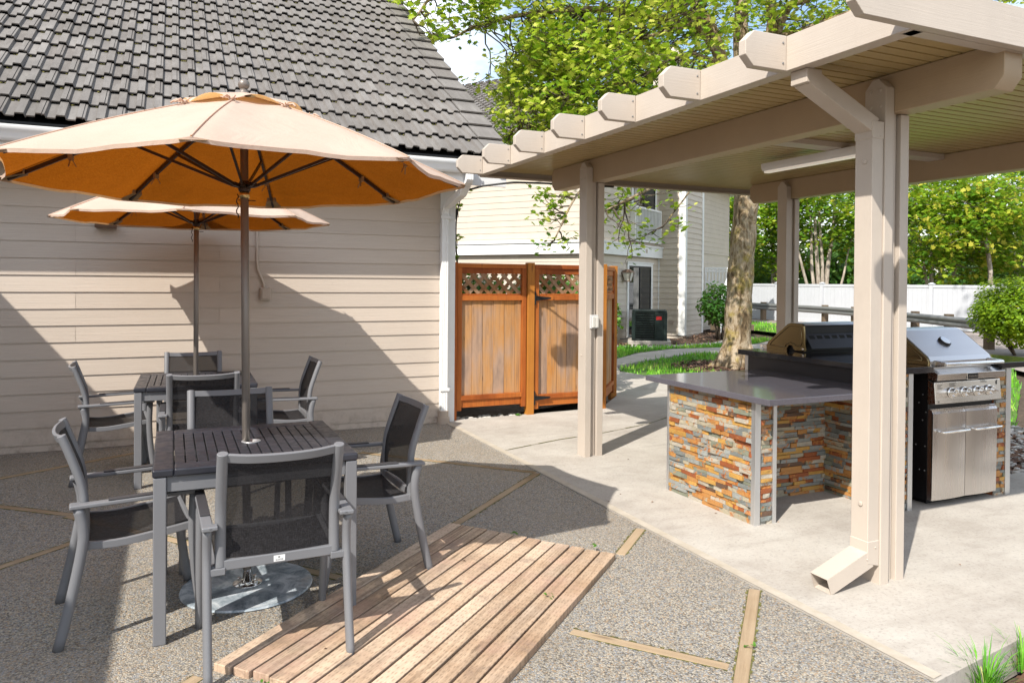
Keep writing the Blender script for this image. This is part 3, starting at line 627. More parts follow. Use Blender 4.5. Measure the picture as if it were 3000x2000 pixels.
jt = MB(); JP = [(2.735,6.30),(3.48,6.555),(4.01,6.66),(4.78,6.92),(5.49,7.33),(6.3,7.72)]
for (ax, ay), (bx_, by) in zip(JP[:-1], JP[1:]):
    n = 8
    for i in range(n):
        p, q = Vector((ax+(bx_-ax)*i/n, ay+(by-ay)*i/n, .0065)), Vector((ax+(bx_-ax)*(i+1)/n, ay+(by-ay)*(i+1)/n, .0065)); w0 = rng.uniform(.003, .011); jt.face([p-Vector((0,w0,0)), q-Vector((0,w0,0)), q+Vector((0,w0,0)), p+Vector((0,w0,0))])
tag(jt.build('slab_joint', M['moss']), kind='structure')
eb = MB(); eb.face([(2.729,2.0,.007),(2.79,2.01,.007),(2.79,7.85,.007),(2.729,7.85,.007)]); tag(eb.build('slab_edging', M['concrete2']), kind='structure')
# ------------------------------------------------------------------ cedar fence and gate
FN = thing('cedar_fence', 'orange cedar fence and gate with lattice top beside house', 'fence', (3.8, 8, 0))
def panel(P, Q, name, zb, mat_post=None, skirt=True, stile=.055):
    P, Q = Vector((*P, 0)), Vector((*Q, 0)); u = (Q-P).normalized(); L = (Q-P).length; nr = Vector((u.y, -u.x, 0))   # towards the viewer
    if nr.y > 0: nr = -nr
    def bx(b, s0, s1, n0, n1, z0, z1, r=None): b.obox(P+u*(s0+s1)/2+nr*(n0+n1)/2+Vector((0,0,(z0+z1)/2)), u*(s1-s0)/2, nr*(n1-n0)/2, (0,0,(z1-z0)/2), 0, r)
    b = MB()
    bx(b, 0, L, -.03, .03, 1.705, 1.755); bx(b, 0, L, -.008, .012, 1.64, 1.7045)
    bx(b, stile, L-stile, -.03, .025, 1.335, 1.39); bx(b, stile, L-stile, -.02, .018, 1.39, 1.412)
    bx(b, stile, L-stile, -.03, .03, zb+.115, zb+.165)
    bx(b, stile, L-stile, -.012, .012, zb+.03, zb+.1149)
    bx(b, 0, stile, -.03, .03, zb, 1.7045); bx(b, L-stile, L, -.03, .03, zb, 1.7045)
    root = b.build(name, M['cedar'], FN, bevel=.003); BASE[root.name] = BASE['cedar_fence']
    b = MB(); s = stile + .001; k = 0
    while s < L-stile-.01:
        e = min(L-stile-.001, s + .134 + rng.uniform(-.006, .006)); o_ = .004 if k % 2 else 0
        bx(b, s+.0015, e-.0015, -.018+o_, -.004+o_, zb+.166, 1.334); s = e; k += 1
    b.build('boards', M['board'], root, bevel=.002)
    b = MB(); x0, x1, z0, z1 = stile+.001, L-stile-.001, 1.4125, 1.64; step = .128
    for sgn, off in ((-1, .0), (1, -.0075)):
        c = -.3
        while c < (x1-x0) + .3:
            a = Vector((c, z0)); d_ = Vector((.7071*sgn, .7071)); t0, t1 = 0, (z1-z0)/.7071
            if sgn > 0: c0 = c
            ends = []
            for t_ in (t0, t1): ends.append(c + d_.x*t_)
            lo_t, hi_t = t0, t1
            for lim, s2 in ((0, 1), (x1-x0, -1)):
                pass
            ts = [0, t1]
            ta = (0-c)/d_.x; tb = ((x1-x0)-c)/d_.x
            lo_t, hi_t = max(0, min(ta, tb)), min(t1, max(ta, tb))
            if hi_t - lo_t > .02:
                p = P+u*(x0+c+d_.x*lo_t)+Vector((0,0,z0+.7071*lo_t))+nr*(off+.004); q = P+u*(x0+c+d_.x*hi_t)+Vector((0,0,z0+.7071*hi_t))+nr*(off+.004)
                b.bar(p, q, .007, .040, up=(u*(-.7071*sgn)+Vector((0,0,.7071))))
            c += step
    b.build('lattice', M['lattice'], root)
    return root, P, u, nr
panel((2.905, 7.955), (3.765, 7.97), 'fence_panel', .10)
panel((3.875, 7.972), (4.80, 8.0), 'gate', .06)
panel((4.86, 8.04), (5.46, 8.78), 'fence_panel', .06)
for (x, y, mm) in ((2.878,7.95,'cedar'),(3.82,7.965,'cedarpost'),(4.83,8.01,'cedarpost'),(5.49,8.82,'cedarpost')):
    b = MB(); b.box(x-.044 if x > 3 else x-.024, x+.044 if x > 3 else x+.02, y-.042, y+.042, -.05, 1.775 if x > 3 else 1.765); b.build('fence_post', M[mm], FN, bevel=.004)
for z in (1.36, .19):
    b = MB(); y = 7.972-.0345; b.box(3.853, 3.873, y-.014, y-.002, z-.085, z+.085); b.tube([(3.877,y-.008,z-.075),(3.877,y-.008,z+.075)], .008, 8)
    b.prism([(3.884, y-.0085, z-.028), (4.075, y-.0085, z-.010), (4.085, y-.0085, z), (4.075, y-.0085, z+.010), (3.884, y-.0085, z+.028)], (0, .006, 0))
    for x in (3.93, 3.99, 4.05): bolt(b, (x, y-.0085, z), (0,-1,0), .006, .004)
    b.build('hinge', M['iron'], FN)
# ------------------------------------------------------------------ stone clad outdoor kitchen
K = thing('outdoor_kitchen', 'stone clad outdoor kitchen counter with dark worktops and metal corner trims', 'outdoor kitchen', (4.6, 4.3, 0))
def ledge(b, p0, u, nrm, L, z0, z1):
    """split-face stones laid in thin courses"""
    p0, u, nrm = Vector(p0), Vector(u), Vector(nrm); z = z0
    while z < z1 - .004:
        h = min(z1 - z, rng.uniform(.020, .035))
        if z1 - z - h < .012: h = z1 - z
        s = -rng.uniform(0, .1)
        while s < L:
            e = s + rng.choice((.06, .09, .12, .15, .18, .21))*rng.uniform(.85, 1.15); a, c = max(0, s), min(L, e); s = e
            if c - a < .004: continue
            parts = [(z, z+h)] if rng.random() > .18 or h < .034 else [(z, z+h*.5), (z+h*.5, z+h)]
            for (za, zb) in parts:
                d = rng.uniform(.003, .022); r = rng.random(); g = .0008
                j = [rng.uniform(-.004, .004) for _ in range(4)]
                P = lambda q, o, zz: p0+u*q+nrm*o+Vector((0,0,zz))
                m_ = (a+c)/2 + rng.uniform(-.2, .2)*(c-a)
                f = [P(a+g, d+j[0], za+g), P(m_, d+rng.uniform(-.003,.004), za+g), P(c-g, d+j[1], za+g), P(c-g, d+j[2], zb-g), P(m_, d+rng.uniform(-.003,.004), zb-g), P(a+g, d+j[3], zb-g)]
                k = [P(a+g, 0, za+g), P(c-g, 0, za+g), P(c-g, 0, zb-g), P(a+g, 0, zb-g)]
                b.mesh(f+k, [(0,1,4,5),(1,2,3,4),(6,7,2,1,0),(7,8,3,2),(8,9,5,4,3),(9,6,0,5)], 0, r)
        z += h
IX, IY0, IY1, IXR = 4.476, 3.60, 5.02, 5.672
b = MB()
ledge(b, (3.412, 4.650, 0), (0,-1,0), (-1,0,0), .885, 0, .795)       # sunny face
ledge(b, (3.445, 3.757, 0), (1,0,0), (0,-1,0), .095, 0, .795)        # its narrow end
ledge(b, (3.566, 4.19, 0), (1,0,0), (0,-1,0), IX-3.566-.004, 0, .795)
b.box(3.414, 3.555, 3.76, 4.655, 0, .796); b.box(3.556, IX, 4.192, 4.33, 0, .796)
ledge(b, (IX, 4.188, 0), (0,-1,0), (-1,0,0), 4.188-IY0-.01, 0, .795)
ledge(b, (IX+.004, IY0, 0), (1,0,0), (0,-1,0), 4.592-IX-.004, 0, .94)
ledge(b, (5.525, IY0, 0), (1,0,0), (0,-1,0), .108, 0, .94)
ledge(b, (IXR, IY0+.02, 0), (0,1,0), (1,0,0), IY1-IY0-.03, 0, .94)
b.box(IX+.001, 4.60, IY0+.002, 4.60, 0, .944); b.box(5.524, IXR-.001, IY0+.002, 4.60, 0, .944); b.box(IX+.001, 4.652, 4.601, IY1, 0, .944); b.box(5.545, IXR-.001, 4.601, IY1, 0, .944)
b.build('stone_base', M['stone'], K)
def trim(x0, x1, y0, y1, z1, z0=0.0):
    b = MB(); b.box(x0, x1, y0, y1, z0, z1); b.build('metal_trim', M['alu'], K, bevel=.002)
trim(3.392, 3.428, 4.651, 4.675, .796); trim(3.392, 3.437, 3.733, 3.772, .796); trim(3.541, 3.572, 3.733, 3.772, .796)
trim(4.595, 4.640, 3.578, 3.62, .944); trim(5.635, 5.69, 3.578, 3.62, .944); trim(4.452, 4.50, 5.0, 5.035, .944, .0)
b = MB(); b.box(3.345, 4.4545, 3.565, 4.895, .797, .837); b.build('worktop', M['quartz'], K, bevel=.004)
b = MB(); b.box(4.455, 4.4755, 3.602, 4.998, .797, .9445); b.build('riser', M['charcoal'], K, bevel=.002)
b = MB(); zt = .987
b.box(4.43, 4.80, 3.545, 5.10, .9455, zt); b.box(5.535, 6.12, 3.545, 5.10, .9455, zt); b.box(4.8005, 5.5345, 4.17, 4.625, .9455, zt)
b.build('bar_top', M['granite'], K, bevel=.003)

def text_mesh(b, parent, name, body, size, M4, mat, align='CENTER'):
    cu = bpy.data.curves.new(name, 'FONT'); cu.body = body; cu.size = size; cu.align_x = align; cu.align_y = 'CENTER'; cu.extrude = .0004
    tmp = bpy.data.objects.new(name, cu); col.objects.link(tmp)
    dg = bpy.context.evaluated_depsgraph_get(); dg.update()
    me = bpy.data.meshes.new_from_object(tmp.evaluated_get(dg)); bpy.data.objects.remove(tmp)
    me.transform(M4); me.materials.clear(); me.materials.append(mat)
    o = bpy.data.objects.new(name, me); col.objects.link(o); o.parent = parent; BASE[o.name] = Vector((0,0,0)); return o
def grill(label, loc, rz, front=True):
    """stainless grill on a cart; local x to the right, front towards -y, W wide"""
    G = thing('gas_grill', label, 'gas grill', loc, rz, 'gas grills'); W = .69; h = W/2
    B = lambda b, n, m, p=G, **k: b.build(n, m, p, local=True, **k)
    b = MB(); b.box(-h, h, .03, .55, .045, .93); cart = B(b, 'cart', M['black'], bevel=.004)
    for sx in (-1, 1):
        b = MB()
        for (yy, zz) in ((.05,.25),(.09,.25),(.05,.26+.16),(.07,.60),(.045,.66),(.07,.78),(.12,.42),(.10,.72)): bolt(b, (sx*h, yy, zz), (sx, 0, 0), .005, .004)
        B(b, 'rivet', M['galv'], cart)
    for sx in (-1, 1):                       # two doors with gently bowed skins and bar handles
        x0, x1 = (-h, -.002) if sx < 0 else (.002, h); b = MB(); n = 10; z0, z1 = .05, .685
        for i in range(n):
            a, c = x0+(x1-x0)*i/n, x0+(x1-x0)*(i+1)/n
            f = lambda x: -.028*(1-((x-(x0+x1)/2)/((x1-x0)/2))**2)*.35 - .006
            b.mesh([(a,f(a),z0),(c,f(c),z0),(c,f(c)-.004,z1-.03),(a,f(a)-.004,z1-.03),(c,.012,z1),(a,.012,z1)], [(0,1,2,3),(3,2,4,5)], 0, .5)
        b.box(x0, x1, .0, .029, z0, z1-.004); d = B(b, 'door', M['steelv'], smooth=False)
        b = MB(); xa, xb = x0+.05, x1-.012; z = .53
        b.tube([(xa,-.012,z),(xa,-.05,z),(xa+.012,-.056,z),(xb-.012,-.056,z),(xb,-.05,z),(xb,-.012,z)], .0085, 10); B(b, 'handle', M['chrome'], d, smooth=True)
    b = MB(); b.prism([(-h-.008,.03,.715),(-h-.008,-.035,.725),(-h-.008,-.022,.875),(-h-.008,.03,.89)], (W+.016,0,0)); cp = B(b, 'control_panel', M['steel'], bevel=.006)
    b = MB(); b.prism([(-h-.008,.03,.892),(-h-.008,-.045,.888),(-h-.008,-.05,.935),(-h-.008,.03,.96)], (W+.03,0,0)); B(b, 'front_ledge', M['steel'], bevel=.004)
    b = MB(); b.box(-.05, .062, -.0555, -.0495, .890, .930); bd = B(b, 'badge', M['black'], bevel=.003)
    b = MB(); b.box(-.054, .066, -.0535, -.0485, .886, .934); B(b, 'badge_rim', M['chrome'], bevel=.003)
    if front: text_mesh(None, bd, 'badge_lettering', 'KitchenAid', .020, Matrix.Translation((.006, -.0560, .910)) @ Matrix.Rotation(PI/2, 4, 'X'), M['chrome'])
    for kx in (-.195, -.06, .075, .205):
        b = MB(); c = Vector((kx, -.031, .80)); a = Vector((0, -1, .08)).normalized()
        b.tube([c, c+a*.010, c+a*.012], [.036, .036, .031], 20); b.tube([c+a*.012, c+a*.040, c+a*.043], [.030, .028, .025], 20)
        b.bar(c+a*.05+Vector((-.026,0,.006)), c+a*.05+Vector((.026,0,-.006)), .024, .013, up=(0,0,1)); B(b, 'knob', M['chrome'], bevel=.002)
    b = MB()                                   # printed instructions beside the knobs: rows of tiny dashes and a flame
    for (xs, w, zs) in ((-.325, .05, (.855,.848,.841,.834,.827)), (-.20, .07, (.862,.855,.848,.841)), (.13, .075, (.868,.861,.854)), (-.33, .02, (.745,.74,.735))):
        for z in zs: b.box(xs, xs+w*rng.uniform(.6,1), -.0237-(.868-z)*.087+.0-.0010, -.0237-(.868-z)*.087-.0004, z, z+.0025)
    b.prism([(.30,-.0255,.83),(.312,-.0255,.838),(.309,-.0255,.852),(.314,-.0255,.868),(.300,-.0255,.856),(.296,-.0255,.842)], (0,-.001,0)); B(b, 'panel_print', M['print'], cp)
    # lid: side castings and a bent skin; rear has an open gap over a slotted heat shield
    sp = [(.035,.952),(.030,1.015),(.048,1.045),(.275,1.212),(.31,1.222),(.43,1.222),(.455,1.205),(.475,1.02),(.475,.992),(.35,.992),(.345,1.005),(.325,1.03),(.295,1.03),(.275,1.005),(.27,.975)]
    lid = MB(); sk = [(.035,.952),(.028,1.015),(.046,1.047),(.274,1.215),(.31,1.226),(.43,1.226),(.452,1.212)]
    for p, q in zip(sk[:-1], sk[1:]):
        lid.hexa([(-h+.018,p[0],p[1]),(h-.018,p[0],p[1]),(h-.018,q[0],q[1]),(-h+.018,q[0],q[1])] + [(x, y+.004, z-.004) for x, y, z in ((-h+.018,p[0],p[1]),(h-.018,p[0],p[1]),(h-.018,q[0],q[1]),(-h+.018,q[0],q[1]))])
    L_ = B(lid, 'lid', M['lid'], smooth=False)
    for x in (-h, h-.02):
        b = MB(); b.prism([(x, y, z) for y, z in sp][::-1], (.02, 0, 0)); sc_ = B(b, 'lid_side', M['bronze'], L_, bevel=.006)
        xx = x-.0015 if x < 0 else x+.0205
        b = MB(); ins = [(.075,1.02),(.095,1.048),(.28,1.185),(.31,1.196),(.42,1.196),(.428,1.19),(.440,1.06),(.425,1.035),(.37,1.035),(.355,1.05),(.31,1.06),(.265,1.04),(.25,1.015)]
        b.tube([(xx, y, z) for y, z in ins] + [(xx, *ins[0])], .004, 6); B(b, 'lid_side_bead', M['bronze'], L_, smooth=True)
        b = MB(); bolt(b, (xx, .452, 1.012), (-1 if x < 0 else 1, 0, 0), .011, .007); B(b, 'hinge_bolt', M['chrome'], L_)
    b = MB(); b.ball((.06, .150, 1.148), .045, .045, .045, 16)
    b = MB(); c = Vector((.0, .165, 1.132)); a = Vector((0, -.168, .227)).normalized()
    b.tube([c, c+a*.008, c+a*.016, c+a*.018], [.046,.046,.044,.040], 28, sx=1.0); th = B(b, 'thermometer', M['charcoal'], L_)
    b = MB(); b.tube([c+a*.0185, c+a*.021], .037, 24); B(b, 'dial', M['chrome'], th)
    b = MB(); z = 1.0
    b.tube([(-h+.05,-.055,z),(h-.02,-.055,z)], .014, 14); hd = B(b, 'lid_handle', M['chrome'], smooth=False)
    for x in (-h+.045, h-.075):
        b = MB(); b.prism([(x,.03,z-.028),(x,.03,z+.022),(x,-.062,z+.016),(x,-.062,z-.012)], (.05,0,0)); B(b, 'handle_bracket', M['steel'], hd, bevel=.006)
    b = MB(); b.box(-h+.02, h-.02, .05, .44, .935, .99); b.prism([(-h+.021,.10,.9905),(-h+.021,.42,.9905),(-h+.021,.42,1.20),(-h+.021,.31,1.20),(-h+.021,.275,1.185),(-h+.021,.10,1.05)], (2*h-.042,0,0)); B(b, 'firebox', M['black'])
    # slotted heat shield leaning out at the back
    b = MB(); zt, zb, yt, yb = 1.135, 1.02, .44, .52; ws = .05; n = 7; x = -h+.05; P = lambda x, t: (x, yt+(yb-yt)*t, zt+(zb-zt)*t)
    xs = [-h+.03]
    for i in range(n): c = -h+.09+i*(W-.18)/(n-1); xs += [c-.030, c+.030]
    xs.append(h-.03)
    for i in range(len(xs)-1):
        hole = i % 2 == 1
        rows = [(0,.12),(.34,1)] if hole else [(0,1)]
        for t0, t1 in rows: b.face([P(xs[i],t0),P(xs[i],t1),P(xs[i+1],t1),P(xs[i+1],t0)])
    B(b, 'heat_shield', M['charcoal'])
    b = MB(); b.box(-h+.06, h-.06, .08, .5, .0, .0445); B(b, 'plinth', M['black'])
    return G
grill('stainless gas grill facing the camera with closed lid and twin doors', (5.165, 3.572, 0), 0)
grill('stainless gas grill seen from behind, beyond the bar top', (5.095, 5.135, .0), PI, False)
# ------------------------------------------------------------------ tables, chairs, umbrellas
def make_table(label, loc, rz=0):
    T = thing('patio_table', label, 'table', loc, rz, 'square slatted patio tables'); h, k = .435, .452; zt = .747
    B = lambda b, n, m, p=T, **kw: b.build(n, m, p, local=True, **kw)
    b = MB(); e = .085; z0, z1 = .712, zt
    b.box(-h, -h+e, -k, k, z0, z1); b.box(h-e, h, -k, k, z0, z1); b.box(-h+e, h-e, -k, -k+e+.02, z0, z1); b.box(-h+e, h-e, k-e-.02, k, z0, z1)
    B(b, 'top_frame', M['tabletop'], bevel=.009, seg=3)
    b = MB(); n = 15; w = (2*h-2*e)/n
    for i in range(n):
        x = -h+e+i*w; g = .003
        if abs(x+w/2) < .035: b.box(x+g, x+w-g, -k+e+.02, -.04, z0+.01, z1-.001); b.box(x+g, x+w-g, .04, k-e-.02, z0+.01, z1-.001)
        else: b.box(x+g, x+w-g, -k+e+.02, k-e-.02, z0+.01, z1-.001)
    B(b, 'slats', M['tabletop'], bevel=.002)
    b = MB(); b.lathe([(.030,.735),(.047,.748),(.045,.751),(.031,.751),(.027,.735)], n=24); B(b, 'grommet', M['alu'], smooth=True)
    b = MB()
    for s in (-1, 1): b.box(-h+.056, h-.056, s*(k-.03)-.011, s*(k-.03)+.011, .645, .7115); b.box(s*(h-.03)-.011, s*(h-.03)+.011, -k+.056, k-.056, .645, .7115)
    B(b, 'apron', M['frame'], bevel=.003)
    for sx in (-1, 1):
        for sy in (-1, 1):
            x, y = sx*(h-.03), sy*(k-.03); b = MB(); b.box(x-.026, x+.026, y-.026, y+.026, 0, .7115); B(b, 'leg', M['frame'], bevel=.005)
    return T
make_table('dark slatted patio table by the wooden deck, with the larger umbrella', (.360, 3.948, 0))
make_table('dark slatted patio table by the house wall, behind the other', (.185, 6.63, 0), R(-1))

def spline(pts, n=24):        # Catmull-Rom through pts
    P = [Vector(p) for p in pts]; P = [P[0]*2-P[1]] + P + [P[-1]*2-P[-2]]; out = []; k = len(P)-3
    for i in range(n+1):
        t = min(k-1e-6, k*i/n); j = int(t); f = t-j; a, b, c, d = P[j:j+4]
        out.append(.5*((2*b)+(c-a)*f+(2*a-5*b+4*c-d)*f*f+(3*b-a-3*c+d)*f**3))
    return out
def make_chair(label, group):
    C = thing('patio_chair', label, 'chair', (0,0,0), 0, group)       # front towards +y
    B = lambda b, n, m, p=C, **kw: b.build(n, m, p, local=True, **kw)
    ox, ix = .272, .222
    for sx in (-1, 1):
        b = MB(); b.tube(spline([(sx*ox,-.285,0),(sx*ox,-.238,.20),(sx*ox,-.198,.41),(sx*ox,-.195,.50),(sx*ox,-.213,.585)], 16), [.0175]*17, 12, up=(1,0,0), sx=1.25); B(b, 'leg', M['frame'], smooth=True)
        b = MB(); b.tube(spline([(sx*ox,.285,0),(sx*ox,.252,.22),(sx*ox,.238,.42),(sx*ox,.243,.59)], 14), [.0175]*15, 12, up=(1,0,0), sx=1.25); B(b, 'leg', M['frame'], smooth=True)
        b = MB(); b.prism([(sx*ox-.022,-.245,.583),(sx*ox+.022,-.245,.583),(sx*ox+.022,.275,.593),(sx*ox-.022,.275,.593)], (0,0,.019))
        b.box(min(sx*ox,sx*(ix+.012)), max(sx*ox,sx*(ix+.012)), -.245, -.20, .585, .603)
        arm = B(b, 'arm', M['frame'], bevel=.006)
        b = MB(); b.prism([(sx*ox-.019,-.10,.6055),(sx*ox+.019,-.10,.6055),(sx*ox+.019,.27,.6125),(sx*ox-.019,.27,.6125)], (0,0,.006)); B(b, 'arm_pad', M['pad'], arm, bevel=.002)
    # side rails: upright running down and forward into the seat rail
    rail = spline([(0,-.275,.888),(0,-.235,.78),(0,-.195,.65),(0,-.185,.52),(0,-.188,.425)], 18)
    for sx in (-1, 1):
        b = MB(); b.tube([p+Vector((sx*ix,0,0)) for p in rail], [.0215]*19, 12, up=(1,0,0), sx=.85); B(b, 'back_upright', M['frame'], bevel=.003)
        st = spline([(0,-.190,.415),(0,-.06,.408),(0,.10,.424),(0,.235,.442)], 10); b = MB()
        b.prism([tuple(p+Vector((sx*.243-.011,0,.016))) for p in st] + [tuple(p+Vector((sx*.243-.011,0,-.016))) for p in st[::-1]], (.022,0,0))
        b.box(min(sx*.205,sx*.262), max(sx*.205,sx*.262), -.212, -.17, .399, .426); B(b, 'seat_rail', M['frame'], bevel=.003)
    b = MB(); tp = spline([(-ix+.012,-.268,.868),(-.12,-.292,.862),(0,-.300,.860),(.12,-.292,.862),(ix-.012,-.268,.868)], 14)
    e_ = Vector((0,-.33,.94))*.018; f_ = Vector((0,.007,.0025)); k_ = len(tp)
    b.mesh([p+s1*f_+s2*e_ for p in tp for s1, s2 in ((-1,-1),(1,-1),(1,1),(-1,1))], [(4*i+j, 4*i+(j+1)%4, 4*i+4+(j+1)%4, 4*i+4+j) for i in range(k_-1) for j in range(4)] + [(3,2,1,0), (4*k_-4,4*k_-3,4*k_-2,4*k_-1)])
    B(b, 'top_rail', M['frame'], bevel=.003)
    b = MB(); b.box(-ix+.01, ix-.01, -.202, -.178, .412, .452); br = B(b, 'lower_rail', M['frame'], bevel=.004)
    b = MB(); b.bar((-.243,.235,.437),(.243,.235,.437), .02, .03); B(b, 'front_rail', M['frame'], bevel=.004)
    # woven slings
    def sheet(name, f, nu, nv, mat):
        b = MB(); vs = [f(-1+2*i/nu, j/nv) for j in range(nv+1) for i in range(nu+1)]
        b.mesh(vs, [(j*(nu+1)+i, j*(nu+1)+i+1, (j+1)*(nu+1)+i+1, (j+1)*(nu+1)+i) for j in range(nv) for i in range(nu)]); return B(b, name, mat, smooth=True)
    bk = spline([(0,-.265,.862),(0,-.225,.76),(0,-.187,.65),(0,-.176,.53),(0,-.180,.455)], 16)
    sheet('back_sling', lambda u, v: tuple(bk[min(16,int(round(v*16)))] + Vector((u*(ix-.012), -.030*(1-u*u)*(1-v*.45), 0))), 10, 16, M['sling'])
    sq = spline([(0,-.172,.425),(0,-.05,.420),(0,.10,.434),(0,.232,.455)], 10)
    sheet('seat_sling', lambda u, v: tuple(sq[min(10,int(round(v*10)))] + Vector((u*(.240), 0, -.016*(1-u*u)))), 8, 10, M['sling'])
    return C, br
G1, G2 = 'chairs around the near table', 'chairs around the far table'
c0, brail = make_chair('grey chair with black mesh back, its back to the camera', G1)
def seat(first, x, y, a, label, group):
    o = c0 if first else copy_tree(c0); o.location = (x, y, 0); o.rotation_euler = (0, 0, a); o['label'] = label; o['group'] = group; return o
seat(1, .392, 3.345, R(1.5), 'chair at the near table with its back to the camera and a white tag', G1)
seat(0, .958, 4.07, R(90-4+3), 'chair at the near table beside the wooden deck, side on', G1).rotation_euler = (0, 0, R(90+2.5))
seat(0, -.175, 3.92, R(-90+6), 'chair at the near table on the side away from the deck', G1)
seat(0, .325, 4.60, R(180), 'chair at the near table facing the camera, between the two tables', G1)
seat(0, .21, 6.02, R(-1), 'chair at the far table with its back to the near table', G2)
seat(0, .835, 6.50, R(90), 'chair at the far table on the side toward the white downspout', G2)
seat(0, -.42, 6.74, R(-90+5), 'chair at the far table on the side away from the downspout', G2)
seat(0, .175, 7.22, R(179), 'chair at the far table facing the camera, back to the house wall', G2)
b = MB(); b.box(-.022, .022, -.2035, -.2022, .420, .444); tg = b.build('tag', M['white'], brail, local=True)
text_mesh(None, brail, 'tag_lettering', 'GLOSTER', .0075, Matrix.Translation((0, -.2037, .4265)) @ Matrix.Rotation(PI/2, 4, 'X'), M['print'])
b = MB(); b.prism([(-.004,-.2037,.433),(.005,-.2037,.437),(-.004,-.2037,.441)], (0,-.0004,0)); b.build('tag_emblem', M['print'], brail, local=True)

def make_umbrella(label, loc, rz, RR=1.10, shear=0):
    U = thing('patio_umbrella', label, 'umbrella', loc, rz, 'beige patio umbrellas')
    B = lambda b, n, m, p=U, **kw: b.build(n, m, p, local=True, **kw)
    zr, za = 2.035, 2.462
    def rib(t): return zr + (za-zr)*(1-t)**1.0*.80 + (za-zr)*.20*(1-t*t)     # slight arch along the ribs
    b = MB(); b.tube([(0,0,.10),(0,0,2.46)], .0195, 18); B(b, 'pole', M['pole'], smooth=True)
    b = MB(); b.lathe([(.0,2.455),(.034,2.46),(.034,2.468),(.024,2.472),(.024,2.480),(.018,2.484),(.018,2.492)], n=20); b.ball((0,0,2.516), .028, n=16); B(b, 'finial', M['pole'], smooth=True)
    b = MB(); b.lathe([(.021,1.955),(.024,1.955),(.024,1.985),(.021,1.985)], n=20); B(b, 'collar', M['brass'], smooth=True)
    b = MB(); b.lathe([(.021,1.986),(.027,1.988),(.030,2.0),(.027,2.03),(.021,2.04)], n=16)
    for i in range(8): a = 2*PI*i/8; b.bar((.02*math.cos(a),.02*math.sin(a),2.012),(.062*math.cos(a),.062*math.sin(a),2.022), .02, .018)
    B(b, 'runner', M['ribm'])
    b = MB(); b.tube([(-.03,0,1.945),(.055,-.01,1.942)], .0025, 6)
    for i in range(9): b.tube([( -.034+.006*math.sin(i*1.7), .004*math.cos(i*2.1), 1.975-.013*i), (-.034+.006*math.sin(i*1.7+1.7), .004*math.cos(i*2.1+2.1), 1.975-.013*(i+1))], .003, 5)
    B(b, 'pin_chain', M['ribm'])
    for i in range(8):
        a = 2*PI*i/8; d = Vector((math.cos(a), math.sin(a), 0)); b = MB()
        ts = [.03, .25, .5, .75, .97]
        for p, q in zip(ts[:-1], ts[1:]): b.bar(d*RR*p+Vector((0,0,rib(p)-.018)), d*RR*q+Vector((0,0,rib(q)-.018)), .013, .019)
        rb = B(b, 'rib', M['ribm'])
        b = MB(); b.bar(d*.055+Vector((0,0,2.018)), d*RR*.52+Vector((0,0,rib(.52)-.03)), .010, .014); B(b, 'strut', M['ribm'], rb)
        b = MB(); w = Vector((-d.y, d.x, 0))                       # end pocket and tie
        q0, q1 = d*RR*.90+Vector((0,0,rib(.90)-.030)), d*RR*1.0+Vector((0,0,rib(1.0)-.008))
        b.face([q0+w*.030, q0-w*.030, q1-w*.055, q1+w*.055]); b.face([q0+w*.030, q0-w*.030, q0-w*.026+Vector((0,0,.024)), q0+w*.026+Vector((0,0,.024))])
        B(b, 'end_pocket', M['pocket'], rb)
        b = MB(); q = d*RR*.72+Vector((0,0,rib(.72)-.03)); b.bar(q+w*.012, q-w*.012, .02, .03); b.bar(q, q+w*.03+Vector((0,0,-.05)), .006, .003); b.bar(q, q-w*.012-d*.02+Vector((0,0,-.045)), .006, .003); B(b, 'tie', M['pocket'], rb)
    # canopy: eight gores, sagging a little between the ribs
    b = MB(); nr, ns = 14, 10; vs = []; rr = random.Random(int(loc[1]*100)); ph = [rr.uniform(0, 6.3) for _ in range(6)]
    t0 = .08
    for i in range(8*ns):
        k, f = divmod(i, ns); f /= ns; a0, a1 = 2*PI*k/8, 2*PI*(k+1)/8
        dx = math.cos(a0)*(1-f)+math.cos(a1)*f; dy = math.sin(a0)*(1-f)+math.sin(a1)*f; s = 4*f*(1-f)
        for j in range(nr+1):
            t = t0+(1-t0)*j/nr; pull = 1-.028*s*max(0, (t-.55)/.45)
            z = rib(t) + .004 - .030*s*t*(1-.25*t) + .006*math.sin(9*a0+f*9+ph[k % 6]+t*6)*s*t + .0018*math.sin(f*23+ph[(k+2) % 6]+t*11)*s*t*t + .012*s*max(0, t-.93)/.07
            vs.append((dx*RR*t*pull, dy*RR*t*pull, z))
    n = nr+1; N = 8*ns
    b.mesh(vs, [(i*n+j, i*n+j+1, ((i+1)%N)*n+j+1, ((i+1)%N)*n+j) for i in range(N) for j in range(nr)])
    for k in range(8):                          # stitched seam standing proud along every rib
        pts = [Vector(v)+Vector((0,0,.002)) for v in vs[k*ns*n:k*ns*n+n]]; b.tube(pts, .0035, 5, cap=False)
    # hem turned down
    hv = [vs[i*n+nr] for i in range(N)]; b.mesh(hv + [(x*.999, y*.999, z-.016) for x, y, z in hv], [(i, N+i, N+(i+1)%N, (i+1)%N) for i in range(N)])
    cn = B(b, 'canopy', M['canvas'], smooth=True)
    b2 = MB(); b2.mesh([(x, y, z-.0025) for x, y, z in vs], [(((i+1)%N)*n+j, ((i+1)%N)*n+j+1, i*n+j+1, i*n+j) for i in range(N) for j in range(nr)]); B(b2, 'canopy_shade_sheet', M['under'], smooth=True)  # added sheet under the single-layer canvas, makes the underside look shaded
    b = MB(); vs = []; ns2, nr2 = 8, 5                                # wavy vent cap on top
